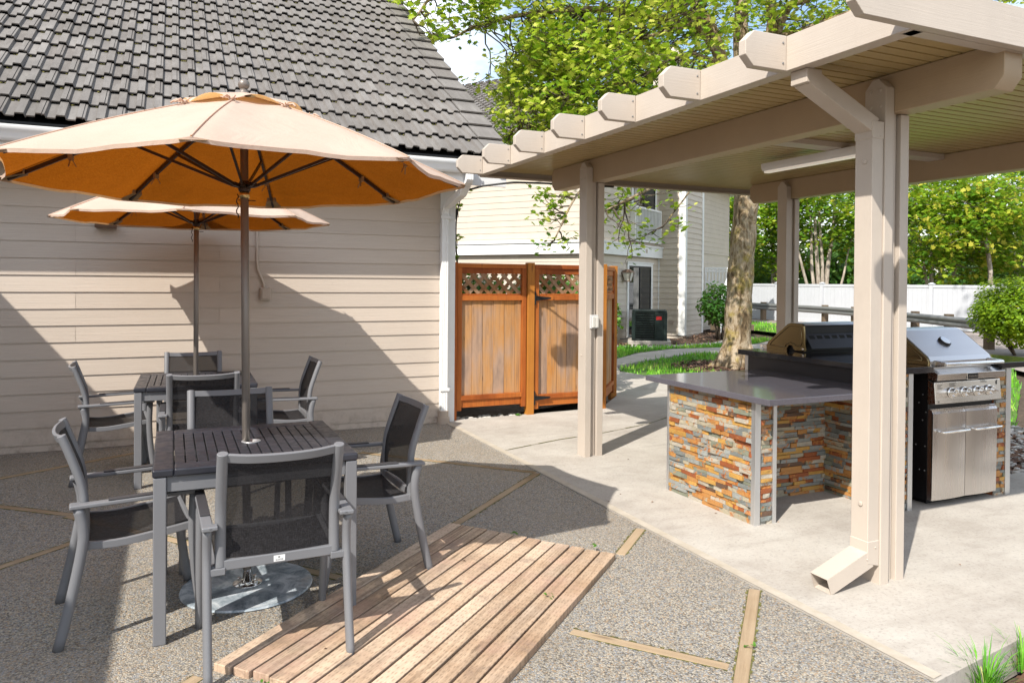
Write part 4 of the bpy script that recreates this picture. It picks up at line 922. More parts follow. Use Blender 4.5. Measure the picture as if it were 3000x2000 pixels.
    for i in range(8*ns2):
        k, f = divmod(i, ns2); f /= ns2; a = 2*PI*(k+f+.0)/8; s = math.sin(PI*f)
        for j in range(nr2+1):
            t = j/nr2; q = .02+.27*t*(1-.05*s); vs.append((math.cos(a)*q, math.sin(a)*q, za+.012-.064*t-.03*t*t + .034*s*t*t))
    n = nr2+1; N = 8*ns2; b.mesh(vs, [(i*n+j, i*n+j+1, ((i+1)%N)*n+j+1, ((i+1)%N)*n+j) for i in range(N) for j in range(nr2)])
    B(b, 'vent_cap', M['canvas'], smooth=True)
    for i in range(8):
        a = 2*PI*i/8; d = Vector((math.cos(a), math.sin(a), 0)); w = Vector((-d.y, d.x, 0)); b = MB(); t = .33; c = d*RR*.29+Vector((0,0,rib(.29)+.012))
        b.ball(c, .016, .016, .013, 8); b.tube([c, c+d*.03+w*.018+Vector((0,0,.006)), c+d*.055+w*.012-Vector((0,0,.012))], .005, 6); b.tube([c, c+d*.025-w*.02+Vector((0,0,.01)), c+d*.05-w*.03-Vector((0,0,.008))], .005, 6); b.tube([c, c+w*.055+Vector((0,0,.012))], .003, 5); b.tube([c, c-w*.05+Vector((0,0,.008))], .003, 5)
        B(b, 'vent_tie', M['canvas'], cn, smooth=True)
    if shear:
        c_, s_ = math.cos(rz), math.sin(rz)       # canopy hangs slightly lower on one side
        S_ = Matrix(((1,0,0,0),(0,1,0,0),(-shear*s_,-shear*c_,1,0),(0,0,0,1)))
        for ch in kids(U):
            if ch.name.split('.')[0] in ('canopy','rib','canopy_shade_sheet'):
                for o_ in [ch]+kids(ch): o_.data.transform(S_)
    return U
U1 = make_umbrella('large beige canvas umbrella over the near table', (.348, 3.985, 0), R(-14), 1.10, .026); U1.rotation_euler = (R(.6), R(-.5), R(-14))
U2 = make_umbrella('beige canvas umbrella over the far table, by house wall', (.18, 6.72, 0), R(-6), 1.065)
def make_base(label, loc):
    S = thing('umbrella_base', label, 'umbrella base', loc, 0, 'umbrella bases under the tables')
    B = lambda b, n, m, p=S, **kw: b.build(n, m, p, local=True, **kw)
    b = MB(); b.lathe([(.0,.0),(.312,.0),(.318,.006),(.314,.014),(.0,.019)], n=64); B(b, 'plate', M['plate'])
    b = MB(); b.tube([(0,0,.02),(0,0,.40)], .0235, 20); tb = B(b, 'sleeve', M['chrome'], smooth=True)
    b = MB(); b.lathe([(.024,.03),(.07,.024),(.072,.019)], n=28); fl = B(b, 'flange', M['chrome'], smooth=True)
    b = MB()
    for k in range(4): a = PI/4+k*PI/2; b.tube([(.053*math.cos(a),.053*math.sin(a),.02),(.053*math.cos(a),.053*math.sin(a),.040)], .010, 6)
    B(b, 'bolt', M['chrome'], fl)
make_base('round mottled grey metal base under the near table', (.352, 4.01, .0))
make_base('round metal umbrella base under the far table', (.18, 6.70, .0))
# ------------------------------------------------------------------ apartment building behind
AB = thing('apartment_building', 'two storey beige clapboard apartment building behind the cedar fence', 'building', (13, 20, 0))
C0 = Vector((13.788, 18.218, 0)); da = Vector((math.sin(R(55.5)), math.cos(R(55.5)), 0)); db = Vector((-da.y, da.x, 0)); Z = Vector((0,0,1))
W1 = C0 + db*.8; K0 = W1 - da*4.35               # K0: the near corner; wall B runs K0 -> W1 along da, wall A runs K0 along db
def fbox(b, o, u, v, s0, s1, n0, n1, z0, z1, m=0, r=None):       # box in a wall frame: u along the wall, v outward
    b.obox(o+u*(s0+s1)/2+v*(n0+n1)/2+Z*((z0+z1)/2), u*(s1-s0)/2, v*(n1-n0)/2, Z*((z1-z0)/2), m, r)
ZB0, ZB1, ZE2 = 2.28, 2.60, 5.35
nA, nB = -da, -db
b = MB()
for z0, z1 in ((0, ZB0), (ZB1, ZE2)):
    lap(b, K0, db, nA, 6.3, z0, z1, exp=.165, first=.1)
    lap(b, K0+db*6.3+da*.35, db, nA, 6, z0, z1, exp=.165, first=.1)
    lap(b, K0, da, nB, 4.35, z0, z1, exp=.165, first=.1, lip=.024)
    lap(b, W1+da*1.72, da, nB, 6, z0, z1, exp=.165, first=.1)
lap(b, W1, -db, -da, .8, 0, ZE2, exp=.165, first=.1, lip=.024); lap(b, C0, da, nB, 1.72, 0, ZE2, exp=.165, first=.1, lip=.024); lap(b, C0+da*1.72, db, da, .8, 0, ZE2, exp=.165, first=.1)
fbox(b, K0, da, db, .01, 12, .01, 9, -.1, ZE2); fbox(b, C0, da, db, .01, 1.71, .01, .8, -.1, ZE2)
fbox(b, K0+db*6.3+da*.35, db, da, -.1, 6, .01, 3, -.1, ZE2)
b.build('wall', M['siding2'], AB)
b = MB()
fbox(b, K0, da, nB, -.13, 4.33, .025, .13, ZB0, ZB1); fbox(b, K0, db, nA, -.0, 6.35, .016, .13, ZB0, ZB1); fbox(b, K0+db*6.3+da*.35, db, nA, .05, 6, .016, .12, ZB0-.04, ZB1-.06)
fbox(b, K0, db, nA, -.13, 6.35, .1305, .16, ZB1-.03, ZB1+.01); fbox(b, K0, da, nB, -.13, 4.33, .1305, .16, ZB1-.03, ZB1+.01)
b.build('band_trim', M['white'], AB)
b = MB()
for o_, u, v, s0_, s1_, za, zb in ((C0, da, nB, -.02, .14, 0, ZE2), (C0+da*1.62, da, nB, 0, .16, 0, ZE2), (K0+db*6.15, db, nA, 0, .16, 0, ZE2), (C0, db, -da, -.03, .16, 0, ZE2), (K0, da, nB, -.02, .12, ZB1+.011, ZE2), (W1, da, nB, -.07, -.01, 0, ZB0)):
    b = MB(); fbox(b, o_, u, v, s0_, s1_, .016, .035, za, zb); b.build('corner_trim', M['white'], AB)
def glazed(s0, s1, z0, z1, name, o_=None):
    o_ = K0 if o_ is None else o_
    b = MB(); fw = .11
    fbox(b, o_, da, nB, s0-fw, s0, .016, .05, z0, z1+fw); fbox(b, o_, da, nB, s1, s1+fw, .016, .05, z0, z1+fw); fbox(b, o_, da, nB, s0, s1, .016, .05, z1, z1+fw); fbox(b, o_, da, nB, s0-fw-.03, s1+fw+.03, .0505, .07, z1+fw-.03, z1+fw)
    d = b.build(name, M['white'], AB); BASE[d.name] = BASE['apartment_building']
    b = MB(); m = (s0+s1)/2; fbox(b, o_, da, nB, s0+.003, s1-.003, .006, .018, z0, z1)
    b.build('pane', M['curtain'] if z0 < 1 else M['glass'], d)
    b = MB(); fbox(b, o_, da, nB, s0+.05, m-.02, .020, .024, z0+.06, z1-.05); fbox(b, o_, da, nB, m+.03, s1-.04, .024, .028, z0+.06, z1-.05); b.build('glass', M['glass'], d)
    b = MB()
    for a in (s0+.002, m-.03, m+.003, s1-.042): fbox(b, o_, da, nB, a, a+.035, .0285, .042, z0, z1)
    fbox(b, o_, da, nB, s0+.002, s1-.002, .0285, .040, z1-.05, z1); b.build('sash', M['black'], d)
    return d
def findS(px):      # wall distance at which the sightline in the photo meets wall B
    best = min(((abs(proj_px(K0+da*s*.02)[0]-px), s*.02) for s in range(0, 220))); return best[1]
CAMF, CX, CY, PIT, ROL, YAW, CH = 2209.18528, 1500., 846.7646, 9.63384596e-03, 7.69690852e-03, .423396268, 1.55
_fw = Vector((math.sin(YAW)*math.cos(PIT), math.cos(YAW)*math.cos(PIT), -math.sin(PIT))); _r = Vector((math.cos(YAW), -math.sin(YAW), 0)); _u = _r.cross(_fw)
CR = _r*math.cos(ROL)+_u*math.sin(ROL); CU = -_r*math.sin(ROL)+_u*math.cos(ROL)
def proj_px(p):
    v = Vector(p)-Vector((0,0,CH)); w = v.dot(_fw); return CX+CAMF*v.dot(CR)/w, CY-CAMF*v.dot(CU)/w
def ray_pt(px, py, w):     # a point in the place, w metres in front of where the photographer stood
    return Vector((0,0,CH)) + (_fw + CR*((px-CX)/CAMF) - CU*((py-CY)/CAMF))*w
s0, s1 = findS(1837), findS(1902)
glazed(s0, s1, .06, 2.02, 'sliding_door')
s2, s3 = findS(1848), findS(1912)
glazed(s2, s3, 2.75, 4.65, 'balcony_door')
b = MB(); q0, q1 = s2-.12, s3+.14
fbox(b, K0, da, nB, q0, q1, .12, .17, 3.62, 3.67); fbox(b, K0, da, nB, q0, q1, .12, .17, 2.70, 2.74)
k = q0
while k < q1: fbox(b, K0, da, nB, k, k+.022, .125, .165, 2.741, 3.619); k += .115
for k in (q0-.04, q1): fbox(b, K0, da, nB, k, k+.045, .017, .175, 2.70, 3.68)
b.build('balcony_rail', M['white'], AB)
b = MB()
for z in (3.95, .34): fbox(b, W1, -db, -da, .38, .50, .016, .07, z, z+.1)
fbox(b, K0, da, nB, (s2+s3)/2-.1, (s2+s3)/2+.02, .1315, .14, 2.40, 2.50)
b.build('vent', M['boot'], AB)
# hipped tile roof
b = MB(); ov = .55
Rk = K0 - da*ov - db*ov; ea, eb = 13.5, 13.4; zE = ZE2 - .15; pitch = .56
def rp(s, t, z): return Rk + da*s + db*t + Z*z
hh = ea/2*pitch
r0, r1 = rp(ea/2, ea/2, zE+hh), rp(ea/2, eb-1, zE+hh)
quads = [(rp(0,0,zE), rp(0,eb,zE), r1, r0), (rp(ea,0,zE), rp(0,0,zE), r0, r0), (rp(ea,eb,zE), rp(ea,0,zE), r0, r1)]
for (p, q, r2, r3) in quads:                     # courses of rolled tiles on every slope
    n = 26
    for i in range(n):
        t0, t1 = i/n, (i+1)/n*1.0
        a0, a1 = p.lerp(r3, t0), q.lerp(r2, t0); b0, b1 = p.lerp(r3, t1), q.lerp(r2, t1); L_ = (a1-a0).length; m = max(1, int(L_/.30))
        nrm = (q-p).cross(r3-p).normalized(); nrm = nrm if nrm.z > 0 else -nrm
        for j in range(m):
            f0, f1 = j/m, (j+.55)/m; f2 = (j+1)/m; rr = rng.random()
            A0, A1, A2 = a0.lerp(a1, f0), a0.lerp(a1, f1), a0.lerp(a1, f2); B0, B1, B2 = b0.lerp(b1, f0), b0.lerp(b1, f1), b0.lerp(b1, f2)
            li, ro = nrm*.045, nrm*.05
            b.mesh([A0+li, A1+li, B1, B0, A1+li+ro, A2+li+ro, B2+ro, B1+ro, A0, A1, A2, A2+li], [(0,1,2,3), (4,5,6,7), (1,4,7,2), (8,9,1,0), (9,10,5,4), (5,11,6)], 0, rr)
b.build('roof', M['tile'], AB)
b = MB(); fbox(b, Rk, da, db, .0, ea, .0, eb, zE-.2, zE-.01); b.build('eave_fascia', M['white'], AB)
b = MB(); cc = ray_pt(1965, 185, 25.5); fbox(b, cc, da, db, -.55, .55, -.4, .4, -3, .05); fbox(b, cc, da, db, -.68, .68, -.52, .52, .05, .18); fbox(b, cc, da, db, -.35, .35, -.25, .25, .18, .42); b.build('chimney', M['siding2'], AB)
WL = thing('wall_lantern', 'brown framed wall lantern beside the apartment sliding door', 'lantern', tuple(K0+da*(s0-.3)+nB*.1+Z*1.75))
o_ = K0+da*(s0-.36)+nB*.16+Z*1.60; b = MB(); b.hexa([o_+da*x*.07+nB*y*.07 for x, y in ((-1,-1),(1,-1),(1,1),(-1,1))] + [o_+da*x*.12+nB*y*.12+Z*.22 for x, y in ((-1,-1),(1,-1),(1,1),(-1,1))]); b.build('glass', M['frost'], WL)
b = MB()
for x, y in ((-1,-1),(1,-1),(1,1),(-1,1)): b.bar(o_+da*x*.072+nB*y*.072, o_+da*x*.123+nB*y*.123+Z*.22, .016, .016)
b.hexa([o_+da*x*.15+nB*y*.15+Z*.22 for x, y in ((-1,-1),(1,-1),(1,1),(-1,1))] + [o_+da*x*.05+nB*y*.05+Z*.31 for x, y in ((-1,-1),(1,-1),(1,1),(-1,1))]); b.obox(o_-Z*.01, da*.08, nB*.08, Z*.012); b.bar(o_+Z*.27, o_+Z*.27-nB*.15, .03, .03); b.build('frame', M['lampbrown'], WL)
# condenser unit
AC = thing('air_conditioner', 'dark green air conditioning condenser on a concrete pad by the apartment', 'air conditioner', (11.45, 16.6, 0), R(-34))
B = lambda b, n, m, p=AC, **k: b.build(n, m, p, local=True, **k)
b = MB(); b.box(-.55,.55,-.5,.5,-.08,.06); B(b, 'pad', M['concrete'], bevel=.02)
b = MB(); b.box(-.39,.39,-.39,.39,.061,.80); B(b, 'coil', M['black'])
b = MB()
for x, y in ((-1,-1),(1,-1),(1,1),(-1,1)): b.box(x*.40-.05, x*.40+.05, y*.40-.05, y*.40+.05, .062, .80)
b.box(-.445,.445,-.445,.445,.80,.845); b.box(-.43,.43,-.43,.43,.062,.11); b.box(.13,.43,-.438,-.40,.11,.80); c_ = B(b, 'casing', M['ac'], bevel=.015)
b = MB(); z = .15
while z < .78:
    for s in (-1, 1): b.box(-.36,.36, s*.41-.012, s*.41+.012, z, z+.03); b.box(s*.41-.012, s*.41+.012, -.36,.36, z, z+.03)
    z += .062
B(b, 'louvres', M['ac'])
b = MB(); b.box(.17,.31,-.442,-.4385,.60,.69); bd = B(b, 'badge', M['red'], c_)
b = MB(); b.tube(spline([(-.44,.1,.12),(-.7,.2,.05),(-.9,.5,.10),(-.95,.8,.7),(-1.0,1.0,1.2)], 14), .022, 6); B(b, 'hose', M['print'], smooth=True)
# stair with white rail beyond the building
ST = thing('stair_railing', 'white timber stair landing railing beside the apartment building', 'railing', tuple(ray_pt(2110, 880, 26)))
b = MB(); a_, c_ = ray_pt(2064, 783, 26), ray_pt(2152, 782, 26); lo = .0
uu = (c_-a_); Lr = uu.length; uu.normalize(); uu.z = 0; uu.normalize(); vv = Vector((uu.y, -uu.x, 0)); zt = a_.z
for z0, z1 in ((zt-.06, zt), (zt-.16, zt-.10), (zt-.60, zt-.48), (zt-1.28, zt-1.02)): b.obox(a_+uu*Lr/2+Z*((z0+z1)/2-zt), uu*Lr/2, vv*.03, Z*(z1-z0)/2)
k = .05
while k < Lr: b.obox(a_+uu*k-Z*.62, uu*.032, vv*.018, Z*.6); k += .115
p, q = ray_pt(2152, 770, 25.6), ray_pt(2112, 890, 23.6); b.bar(p, q, .12, .16)
for i in range(9): t = i/8; m_ = p.lerp(q, t); b.obox(m_-Z*.45, uu*.035, vv*.02, Z*.45)
b.build('balusters', M['white'], ST)
b = MB(); p0 = ray_pt(2062, 885, 25.5)
for i in range(5): b.obox(p0+uu*.6+vv*(.28*i)-Z*(.17*i+.02), uu*.7, vv*.16, Z*.02); b.obox(p0+uu*.6+vv*(.28*i+.14)-Z*(.17*i+.11), uu*.7, vv*.012, Z*.07)
b.build('treads', M['railwood'], ST)
# white vinyl fence and guard rail
VF = thing('vinyl_fence', 'white vinyl panel fence along the far side of the drive', 'fence', (25.4, 20, 0))
FA, FB = Vector((23.6,32.4,0)), Vector((26.2,9.0,0)); fu = (FB-FA).normalized(); fv = Vector((-fu.y, fu.x, 0)); fL = (FB-FA).length; fv = fv if fv.x < 0 else -fv
n = int(fL/2.30)
for i in range(n+1):
    o_ = FA+fu*(i*2.30); b = MB(); b.obox(o_+Z*.72, fu*.065, fv*.065, Z*.86); b.obox(o_+Z*1.59, fu*.085, fv*.085, Z*.018); b.hexa([o_+Z*1.608+fu*x*.07+fv*y*.07 for x, y in ((-1,-1),(1,-1),(1,1),(-1,1))][::-1] + [o_+Z*1.64+fu*x*.02+fv*y*.02 for x, y in ((-1,-1),(1,-1),(1,1),(-1,1))][::-1]); b.build('fence_post', M['vinyl'], VF)
    if i < n:
        b = MB(); b.obox(o_+fu*1.15+Z*1.505, fu*1.083, fv*.032, Z*.05); b.obox(o_+fu*1.15+Z*.02, fu*1.083, fv*.032, Z*.07); k = .07
        while k < 2.22: b.obox(o_+fu*(k+.085)+Z*.77, fu*.083, fv*.014, Z*.684); k += .17
        b.build('fence_panel', M['vinyl'], VF)
GRL = [Vector((23.9,28.2,0)), Vector((23.35,24.4,0)), Vector((22.7,21.0,0)), Vector((21.0,16.9,0)), Vector((18.75,12.75,0)), Vector((18.2,11.7,0))]
GR = thing('guard_rail', 'galvanised crash barrier on timber posts before the white fence', 'guard rail', tuple(GRL[2]))
b = MB(); path = spline(GRL, 40); profile = [(0,.42),(.03,.44),(.075,.47),(.075,.51),(.02,.55),(.02,.57),(.075,.61),(.075,.65),(.03,.68),(0,.70)]
for p, q in zip(path[:-1], path[1:]):
    d = (q-p).normalized(); nv = Vector((d.y, -d.x, 0)); nv = nv if nv.x < 0 else -nv
    for (o0, z0), (o1, z1) in zip(profile[:-1], profile[1:]):
        b.face([p+nv*o0+Z*z0, q+nv*o0+Z*z0, q+nv*o1+Z*z1, p+nv*o1+Z*z1], r=.5)
b.build('rail', M['galv'], GR)
acc = 0; last = None; nxt = .5
for p, q in zip(path[:-1], path[1:]):
    L_ = (q-p).length
    while acc + L_ > nxt:
        o_ = p.lerp(q, (nxt-acc)/L_); d = (q-p).normalized(); nv = Vector((d.y,-d.x,0)); nv = nv if nv.x < 0 else -nv
        b = MB(); b.obox(o_-nv*.14+Z*.33, d*.085, nv*.10, Z*.42); b.build('rail_post', M['railwood'], GR, bevel=.01); nxt += 2.05
    acc += L_
e = path[-1]; d = (path[-1]-path[-2]).normalized(); nv = Vector((d.y,-d.x,0)); b = MB(); b.obox(e+d*.2+Z*.55, d*.22, nv*.03, Z*.16); b.build('end_terminal', M['galv'], GR, bevel=.02)
# ------------------------------------------------------------------ vegetation
MAPLE = [(0,-.48),(.10,-.28),(.36,-.36),(.28,-.12),(.52,.06),(.26,.12),(.24,.30),(.08,.24),(0,.54),(-.08,.24),(-.24,.30),(-.26,.12),(-.52,.06),(-.28,-.12),(-.36,-.36),(-.10,-.28)]
OVAL = [(0,-.5),(.20,-.28),(.27,0),(.17,.30),(0,.5),(-.17,.30),(-.27,0),(-.20,-.28)]
HEX = [(0,-.5),(.30,-.15),(.26,.2),(0,.5),(-.26,.2),(-.30,-.15)]
STAR = [(0,-.45),(.40,-.30),(.26,.0),(.48,.20),(.14,.22),(0,.55),(-.14,.22),(-.48,.20),(-.26,.0),(-.40,-.30)]
nr_ = np.random.default_rng(5)
def leaf_mesh(name, mat, P, S, N, rnd, shape, parent=None, cup=.12):
    """many leaves in one mesh: centres P, sizes S, normals N"""
    P = np.asarray(P, float); n = len(P); sh = np.array(shape); k = len(sh)
    N = N/np.linalg.norm(N, axis=1, keepdims=True); ref = nr_.normal(size=(n,3)); U = np.cross(N, ref); U /= np.linalg.norm(U, axis=1, keepdims=True); V = np.cross(N, U)
    rad = np.sqrt((sh**2).sum(1))
    co = P[:,None,:] + S[:,None,None]*(sh[None,:,0,None]*U[:,None,:] + sh[None,:,1,None]*V[:,None,:] - cup*(rad**2*2)[None,:,None]*N[:,None,:])
    co = co.reshape(-1,3)
    if parent is not None: co = co - np.array(BASE[parent.name])
    me = bpy.data.meshes.new(name); me.vertices.add(n*k); me.vertices.foreach_set('co', co.ravel())
    me.loops.add(n*k); me.loops.foreach_set('vertex_index', np.arange(n*k)); me.polygons.add(n)
    me.polygons.foreach_set('loop_start', np.arange(n)*k); me.polygons.foreach_set('loop_total', np.full(n, k))
    me.materials.append(mat); at = me.attributes.new('rnd', 'FLOAT', 'FACE'); at.data.foreach_set('value', np.clip(rnd, 0, 1))
    me.update(calc_edges=True); o = bpy.data.objects.new(name, me); col.objects.link(o)
    if parent is not None: o.parent = parent; BASE[o.name] = BASE[parent.name]
    return o
class Crown:
    def __init__(s): s.P = []; s.S = []; s.N = []; s.r = []
    def add(s, p, size, nrm, r): s.P.append(tuple(p)); s.S.append(size); s.N.append(tuple(nrm)); s.r.append(r)
    def spray(s, c, rad, n, size, flat=.6, tone=.5, tv=.25, droop=.0):
        for _ in range(n):
            d = Vector((rng.gauss(0, 1), rng.gauss(0, 1), rng.gauss(0, flat))); q = c + d*rad*.5
            s.add(q, size*rng.uniform(.65, 1.25), (rng.gauss(0, .55), rng.gauss(0, .55), 1.0 if rng.random() > droop else -.2), rng.gauss(tone, tv))
    def build(s, mat, shape, parent, name='crown', cup=.12): return leaf_mesh(name, mat, s.P, np.array(s.S), np.array(s.N), np.array(s.r), shape, parent, cup)
def wig(p, q, n=5, amp=.06, sag=0):
    p, q = Vector(p), Vector(q); L = (q-p).length; out = [p]
    for i in range(1, n):
        t = i/n; out.append(p.lerp(q, t) + Vector((rng.gauss(0, amp), rng.gauss(0, amp), rng.gauss(0, amp*.7)))*L*.35 + Vector((0,0,sag*L*math.sin(PI*t))))
    return out + [q]
# ---- the plane tree behind the pergola
T = thing('plane_tree', 'tall plane tree with mottled bark and bright leaves behind pergola', 'tree', tuple(TREE))
tr = MB(); limbs = []
def limb(pts, r0, r1, n=14, m=24):
    sp = spline(pts, m); tr.tube(sp, [r0+(r1-r0)*(i/m)**.8 for i in range(m+1)], n); limbs.append(sp); return sp
tz = TREE
k = 26; trunkp = spline([tz+Vector((-.02,0,-.1)), tz+Vector((.0,0,.5)), tz+Vector((.04,0,1.4)), tz+Vector((.10,-.02,2.4)), tz+Vector((.16,-.04,3.3)), tz+Vector((.12,-.05,4.0))], k)
tr.tube(trunkp, [.345 if i < 1 else .318-.06*min(1, i/5)-.055*min(1, i/k) + .012*math.sin(i*1.7) for i in range(k+1)], 22)
for a in (.3, 1.6, 2.7, 3.9, 5.2): tr.tube([tz+Vector((.14*math.cos(a),.14*math.sin(a),.38)), tz+Vector((.30*math.cos(a),.30*math.sin(a),.08)), tz+Vector((.58*math.cos(a),.58*math.sin(a),-.06))], [.14,.11,.05], 8)
fork = trunkp[-1]
limb([fork-Vector((0,0,.5)), fork+Vector((-.35,.05,1.0)), ray_pt(2085,90,13.6), ray_pt(2035,0,13.6), ray_pt(1960,-260,13.6)], .17, .07)
limb([fork-Vector((0,0,.5)), ray_pt(2172,150,13.5), ray_pt(2172,40,13.5), ray_pt(2190,-200,13.6)], .17, .10)
limb([fork, ray_pt(2260,90,13.4), ray_pt(2256,0,13.3), ray_pt(2290,-220,13.2)], .12, .06)
limb([fork, ray_pt(2290,60,13.0), ray_pt(2380,-10,12.6), ray_pt(2600,-150,12)], .10, .04)
limb([ray_pt(2120,190,13.6), ray_pt(2040,75,13.2), ray_pt(2000,78,12.9), ray_pt(1890,110,12.3), ray_pt(1700,140,11.6)], .07, .02, 8)
limb([ray_pt(2110,185,13.6), ray_pt(2060,170,13.1), ray_pt(2005,160,12.8), ray_pt(1850,230,12.2), ray_pt(1660,290,11.6)], .06, .018, 8)
limb([ray_pt(2085,90,13.6), ray_pt(1800,30,12.6), ray_pt(1560,40,11.8), ray_pt(1400,78,11.2), ray_pt(1330,110,11.0)], .07, .014, 8)
limb([ray_pt(2060,60,13.6), ray_pt(1760,-60,12.3), ray_pt(1500,-60,11.2), ray_pt(1290,-20,10.6), ray_pt(1210,60,10.4)], .07, .012, 8)
limb([ray_pt(2230,120,13.4), ray_pt(2330,95,12.9), ray_pt(2450,50,12.5), ray_pt(2560,10,12.2)], .06, .02, 8)
limb([ray_pt(2160,330,13.4), ray_pt(2060,440,12.6), ray_pt(1960,520,12.0), ray_pt(1830,590,11.4), ray_pt(1720,640,11.0)], .05, .010, 7)
limb([ray_pt(2120,350,13.2), ray_pt(1950,430,12.2), ray_pt(1820,470,11.5), ray_pt(1700,560,11.0), ray_pt(1625,700,10.8)], .045, .010, 7)
limb([ray_pt(2130,380,13.2), ray_pt(2060,480,12.6), ray_pt(2020,560,12.3), ray_pt(1960,640,12.0)], .035, .008, 7)
limb([ray_pt(1850,230,12.2), ray_pt(1760,330,11.7), ray_pt(1640,400,11.3), ray_pt(1480,380,10.9)], .03, .010, 7)
cr = Crown()
def near_limb(c):
    best = None
    for sp in limbs:
        for p in sp[4:]:
            d = (p-c).length
            if best is None or d < best[0]: best = (d, p)
    return best[1]
def cluster(px, py, w, rad, n, size=.11, tone=.5):
    c = ray_pt(px, py, w); p = near_limb(c)
    wp = wig(p, c, 5, .12, -.06); tr.tube(wp, [.014,.012,.010,.008,.006,.004], 5, 1, cap=False)
    for _ in range(3):
        a = wp[rng.randint(2, 4)]; e = c + Vector((rng.gauss(0,1),rng.gauss(0,1),rng.gauss(0,.5)))*rad*.6
        tr.tube(wig(a, e, 3, .12, -.05), [.007,.006,.005,.003], 4, 1, cap=False); cr.spray(e, rad*.55, n//5, size, .7, tone)
    cr.spray(c, rad, n*2//5, size, .7, tone)
def region(x0, x1, y0, y1, w0, w1, n, rad=.42, leaves=34, keep=None, tone=.5, size=.11):
    n = int(n*1.12); leaves = int(leaves*1.25); k = 0; tries = 0
    while k < n and tries < n*20:
        tries += 1
        x, y = rng.uniform(x0, x1), rng.uniform(y0, y1)
        if keep and not keep(x, y): continue
        k += 1; cluster(x, y, rng.uniform(w0, w1), rad*rng.uniform(.7, 1.25), int(leaves*rng.uniform(.6, 1.3)), size, min(.95, max(.15, rng.gauss(tone+.08, .2))))
region(1500, 2110, -160, 330, 10.8, 14.5, 200, keep=lambda x, y: y < 300 and not (x < 1500 and y > 70), tone=.55)
region(1480, 1960, 120, 470, 10.6, 13.2, 84, rad=.36, keep=lambda x, y: y < 500-(x-1480)*.35 and y > 90+max(0, 1600-x)*.5 , tone=.5)
region(1430, 1700, 150, 400, 10.8, 12.5, 26, rad=.34, keep=lambda x, y: y < 470-(x-1430)*.42 and x+y > 1660, tone=.55)
region(1180, 1500, -160, 5, 10.2, 12.0, 36, rad=.34, leaves=26, tone=.5)
region(1235, 1330, 30, 130, 10.2, 11.2, 9, rad=.22, leaves=18)
region(1330, 1440, 10, 75, 10.5, 11.6, 12, rad=.24, leaves=20)
region(2000, 2560, -180, 60, 12, 15.5, 60, rad=.40, leaves=30, tone=.5)
region(2100, 2500, 20, 150, 12.5, 14.8, 20, rad=.32, leaves=24, keep=lambda x, y: y < 190-(x-2100)*.33)
region(1770, 2000, 550, 690, 11.0, 12.6, 13, rad=.22, leaves=18, tone=.4, size=.105)
region(1590, 1690, 560, 740, 10.7, 11.4, 9, rad=.20, leaves=18, tone=.45, size=.105)
region(1780, 1960, 690, 740, 11.3, 12.2, 3, rad=.2, leaves=16, tone=.4, size=.10)
region(2880, 3010, -120, 40, 11, 15, 12, rad=.4, leaves=30)
region(1300, 2900, -700, -170, 11, 17, 100, rad=.6, leaves=30, size=.15)
tr.build('trunk', [M['bark'], M['twig']], T, smooth=True)
cr.build(M['maple'], MAPLE, T)
# ---- trees beyond the white fence, one by one
def bgtree(label, px, w, base_y, trunks, clumps, mat, tone, bark='pale', size=.24, name='broadleaf_tree', shape=STAR, catkins=0, group='trees beyond the white fence'):
    base = ray_pt(px, base_y, w); base.z = -.2
    o = thing(name, label, 'tree', tuple(base), 0, group); b = MB(); c = Crown(); tips = []
    for (dx, top, r) in trunks:
        e = base + CR*dx + Vector((0,0,top)); sp = spline([base+CR*dx*.12, base+CR*dx*.45+Vector((rng.gauss(0,.1),rng.gauss(0,.1),top*.4)), base+CR*dx*.8+Vector((rng.gauss(0,.15),0,top*.75)), e], 12)
        b.tube(sp, [r*(1-.7*i/12) for i in range(13)], 7); tips += sp[5:]
    for (cx, cz, rx, rz, n) in clumps:
        for _ in range(n):
            while True:
                d = Vector((rng.uniform(-1,1), rng.uniform(-1,1), rng.uniform(-1,1)))
                if .25 < d.length < 1: break
            q = base + CR*(cx+d.x*rx) + _fw*(d.y*rx*.8) + Vector((0,0,cz+d.z*rz))
            if q.z < .3: continue
            t = min(tips, key=lambda p: (p-q).length_squared); 
            if rng.random() < .5: b.tube(wig(t, q, 3, .1), [.022,.016,.011,.006], 4, cap=False)
            c.spray(q, .58, 22, size*.86, .55, min(.85, max(.08, rng.gauss(tone, .2))), .22)
            if catkins and rng.random() < catkins:
                for _k in range(2):
                    s = q + Vector((rng.gauss(0,.3), rng.gauss(0,.3), -.1)); c.add(s, .24, (CR.x*rng.gauss(0,1)+rng.gauss(0,.3), rng.gauss(0,1), .1), 1.0)
    b.build('trunk', M[bark], o, smooth=True); c.build(M[mat], shape, o)
    return o
bgtree('broad yellow green tree with hanging catkins above the white fence', 2750, 33, 930, [(-.9,4,.10),(-.3,5,.12),(.4,5.5,.13),(1.2,4.5,.09)], [(0,4.0,3.4,2.6,190),(-1.2,6,2.4,1.8,80),(2.4,3.4,2.2,1.8,90)], 'forest', .62, catkins=.7, size=.26)
bgtree('multi-stemmed pale trunked tree behind the fence, between two pergola posts', 2410, 34, 930, [(-1.6,5,.09),(-.9,6,.10),(-.5,6.3,.12),(-.1,6.5,.10),(.5,6,.13),(1.5,4.5,.07)], [(0,5.2,2.4,1.7,130),(-1.6,5.4,1.4,1.5,45),(1.3,4.0,1.2,1.2,32)], 'forest', .5, size=.24)
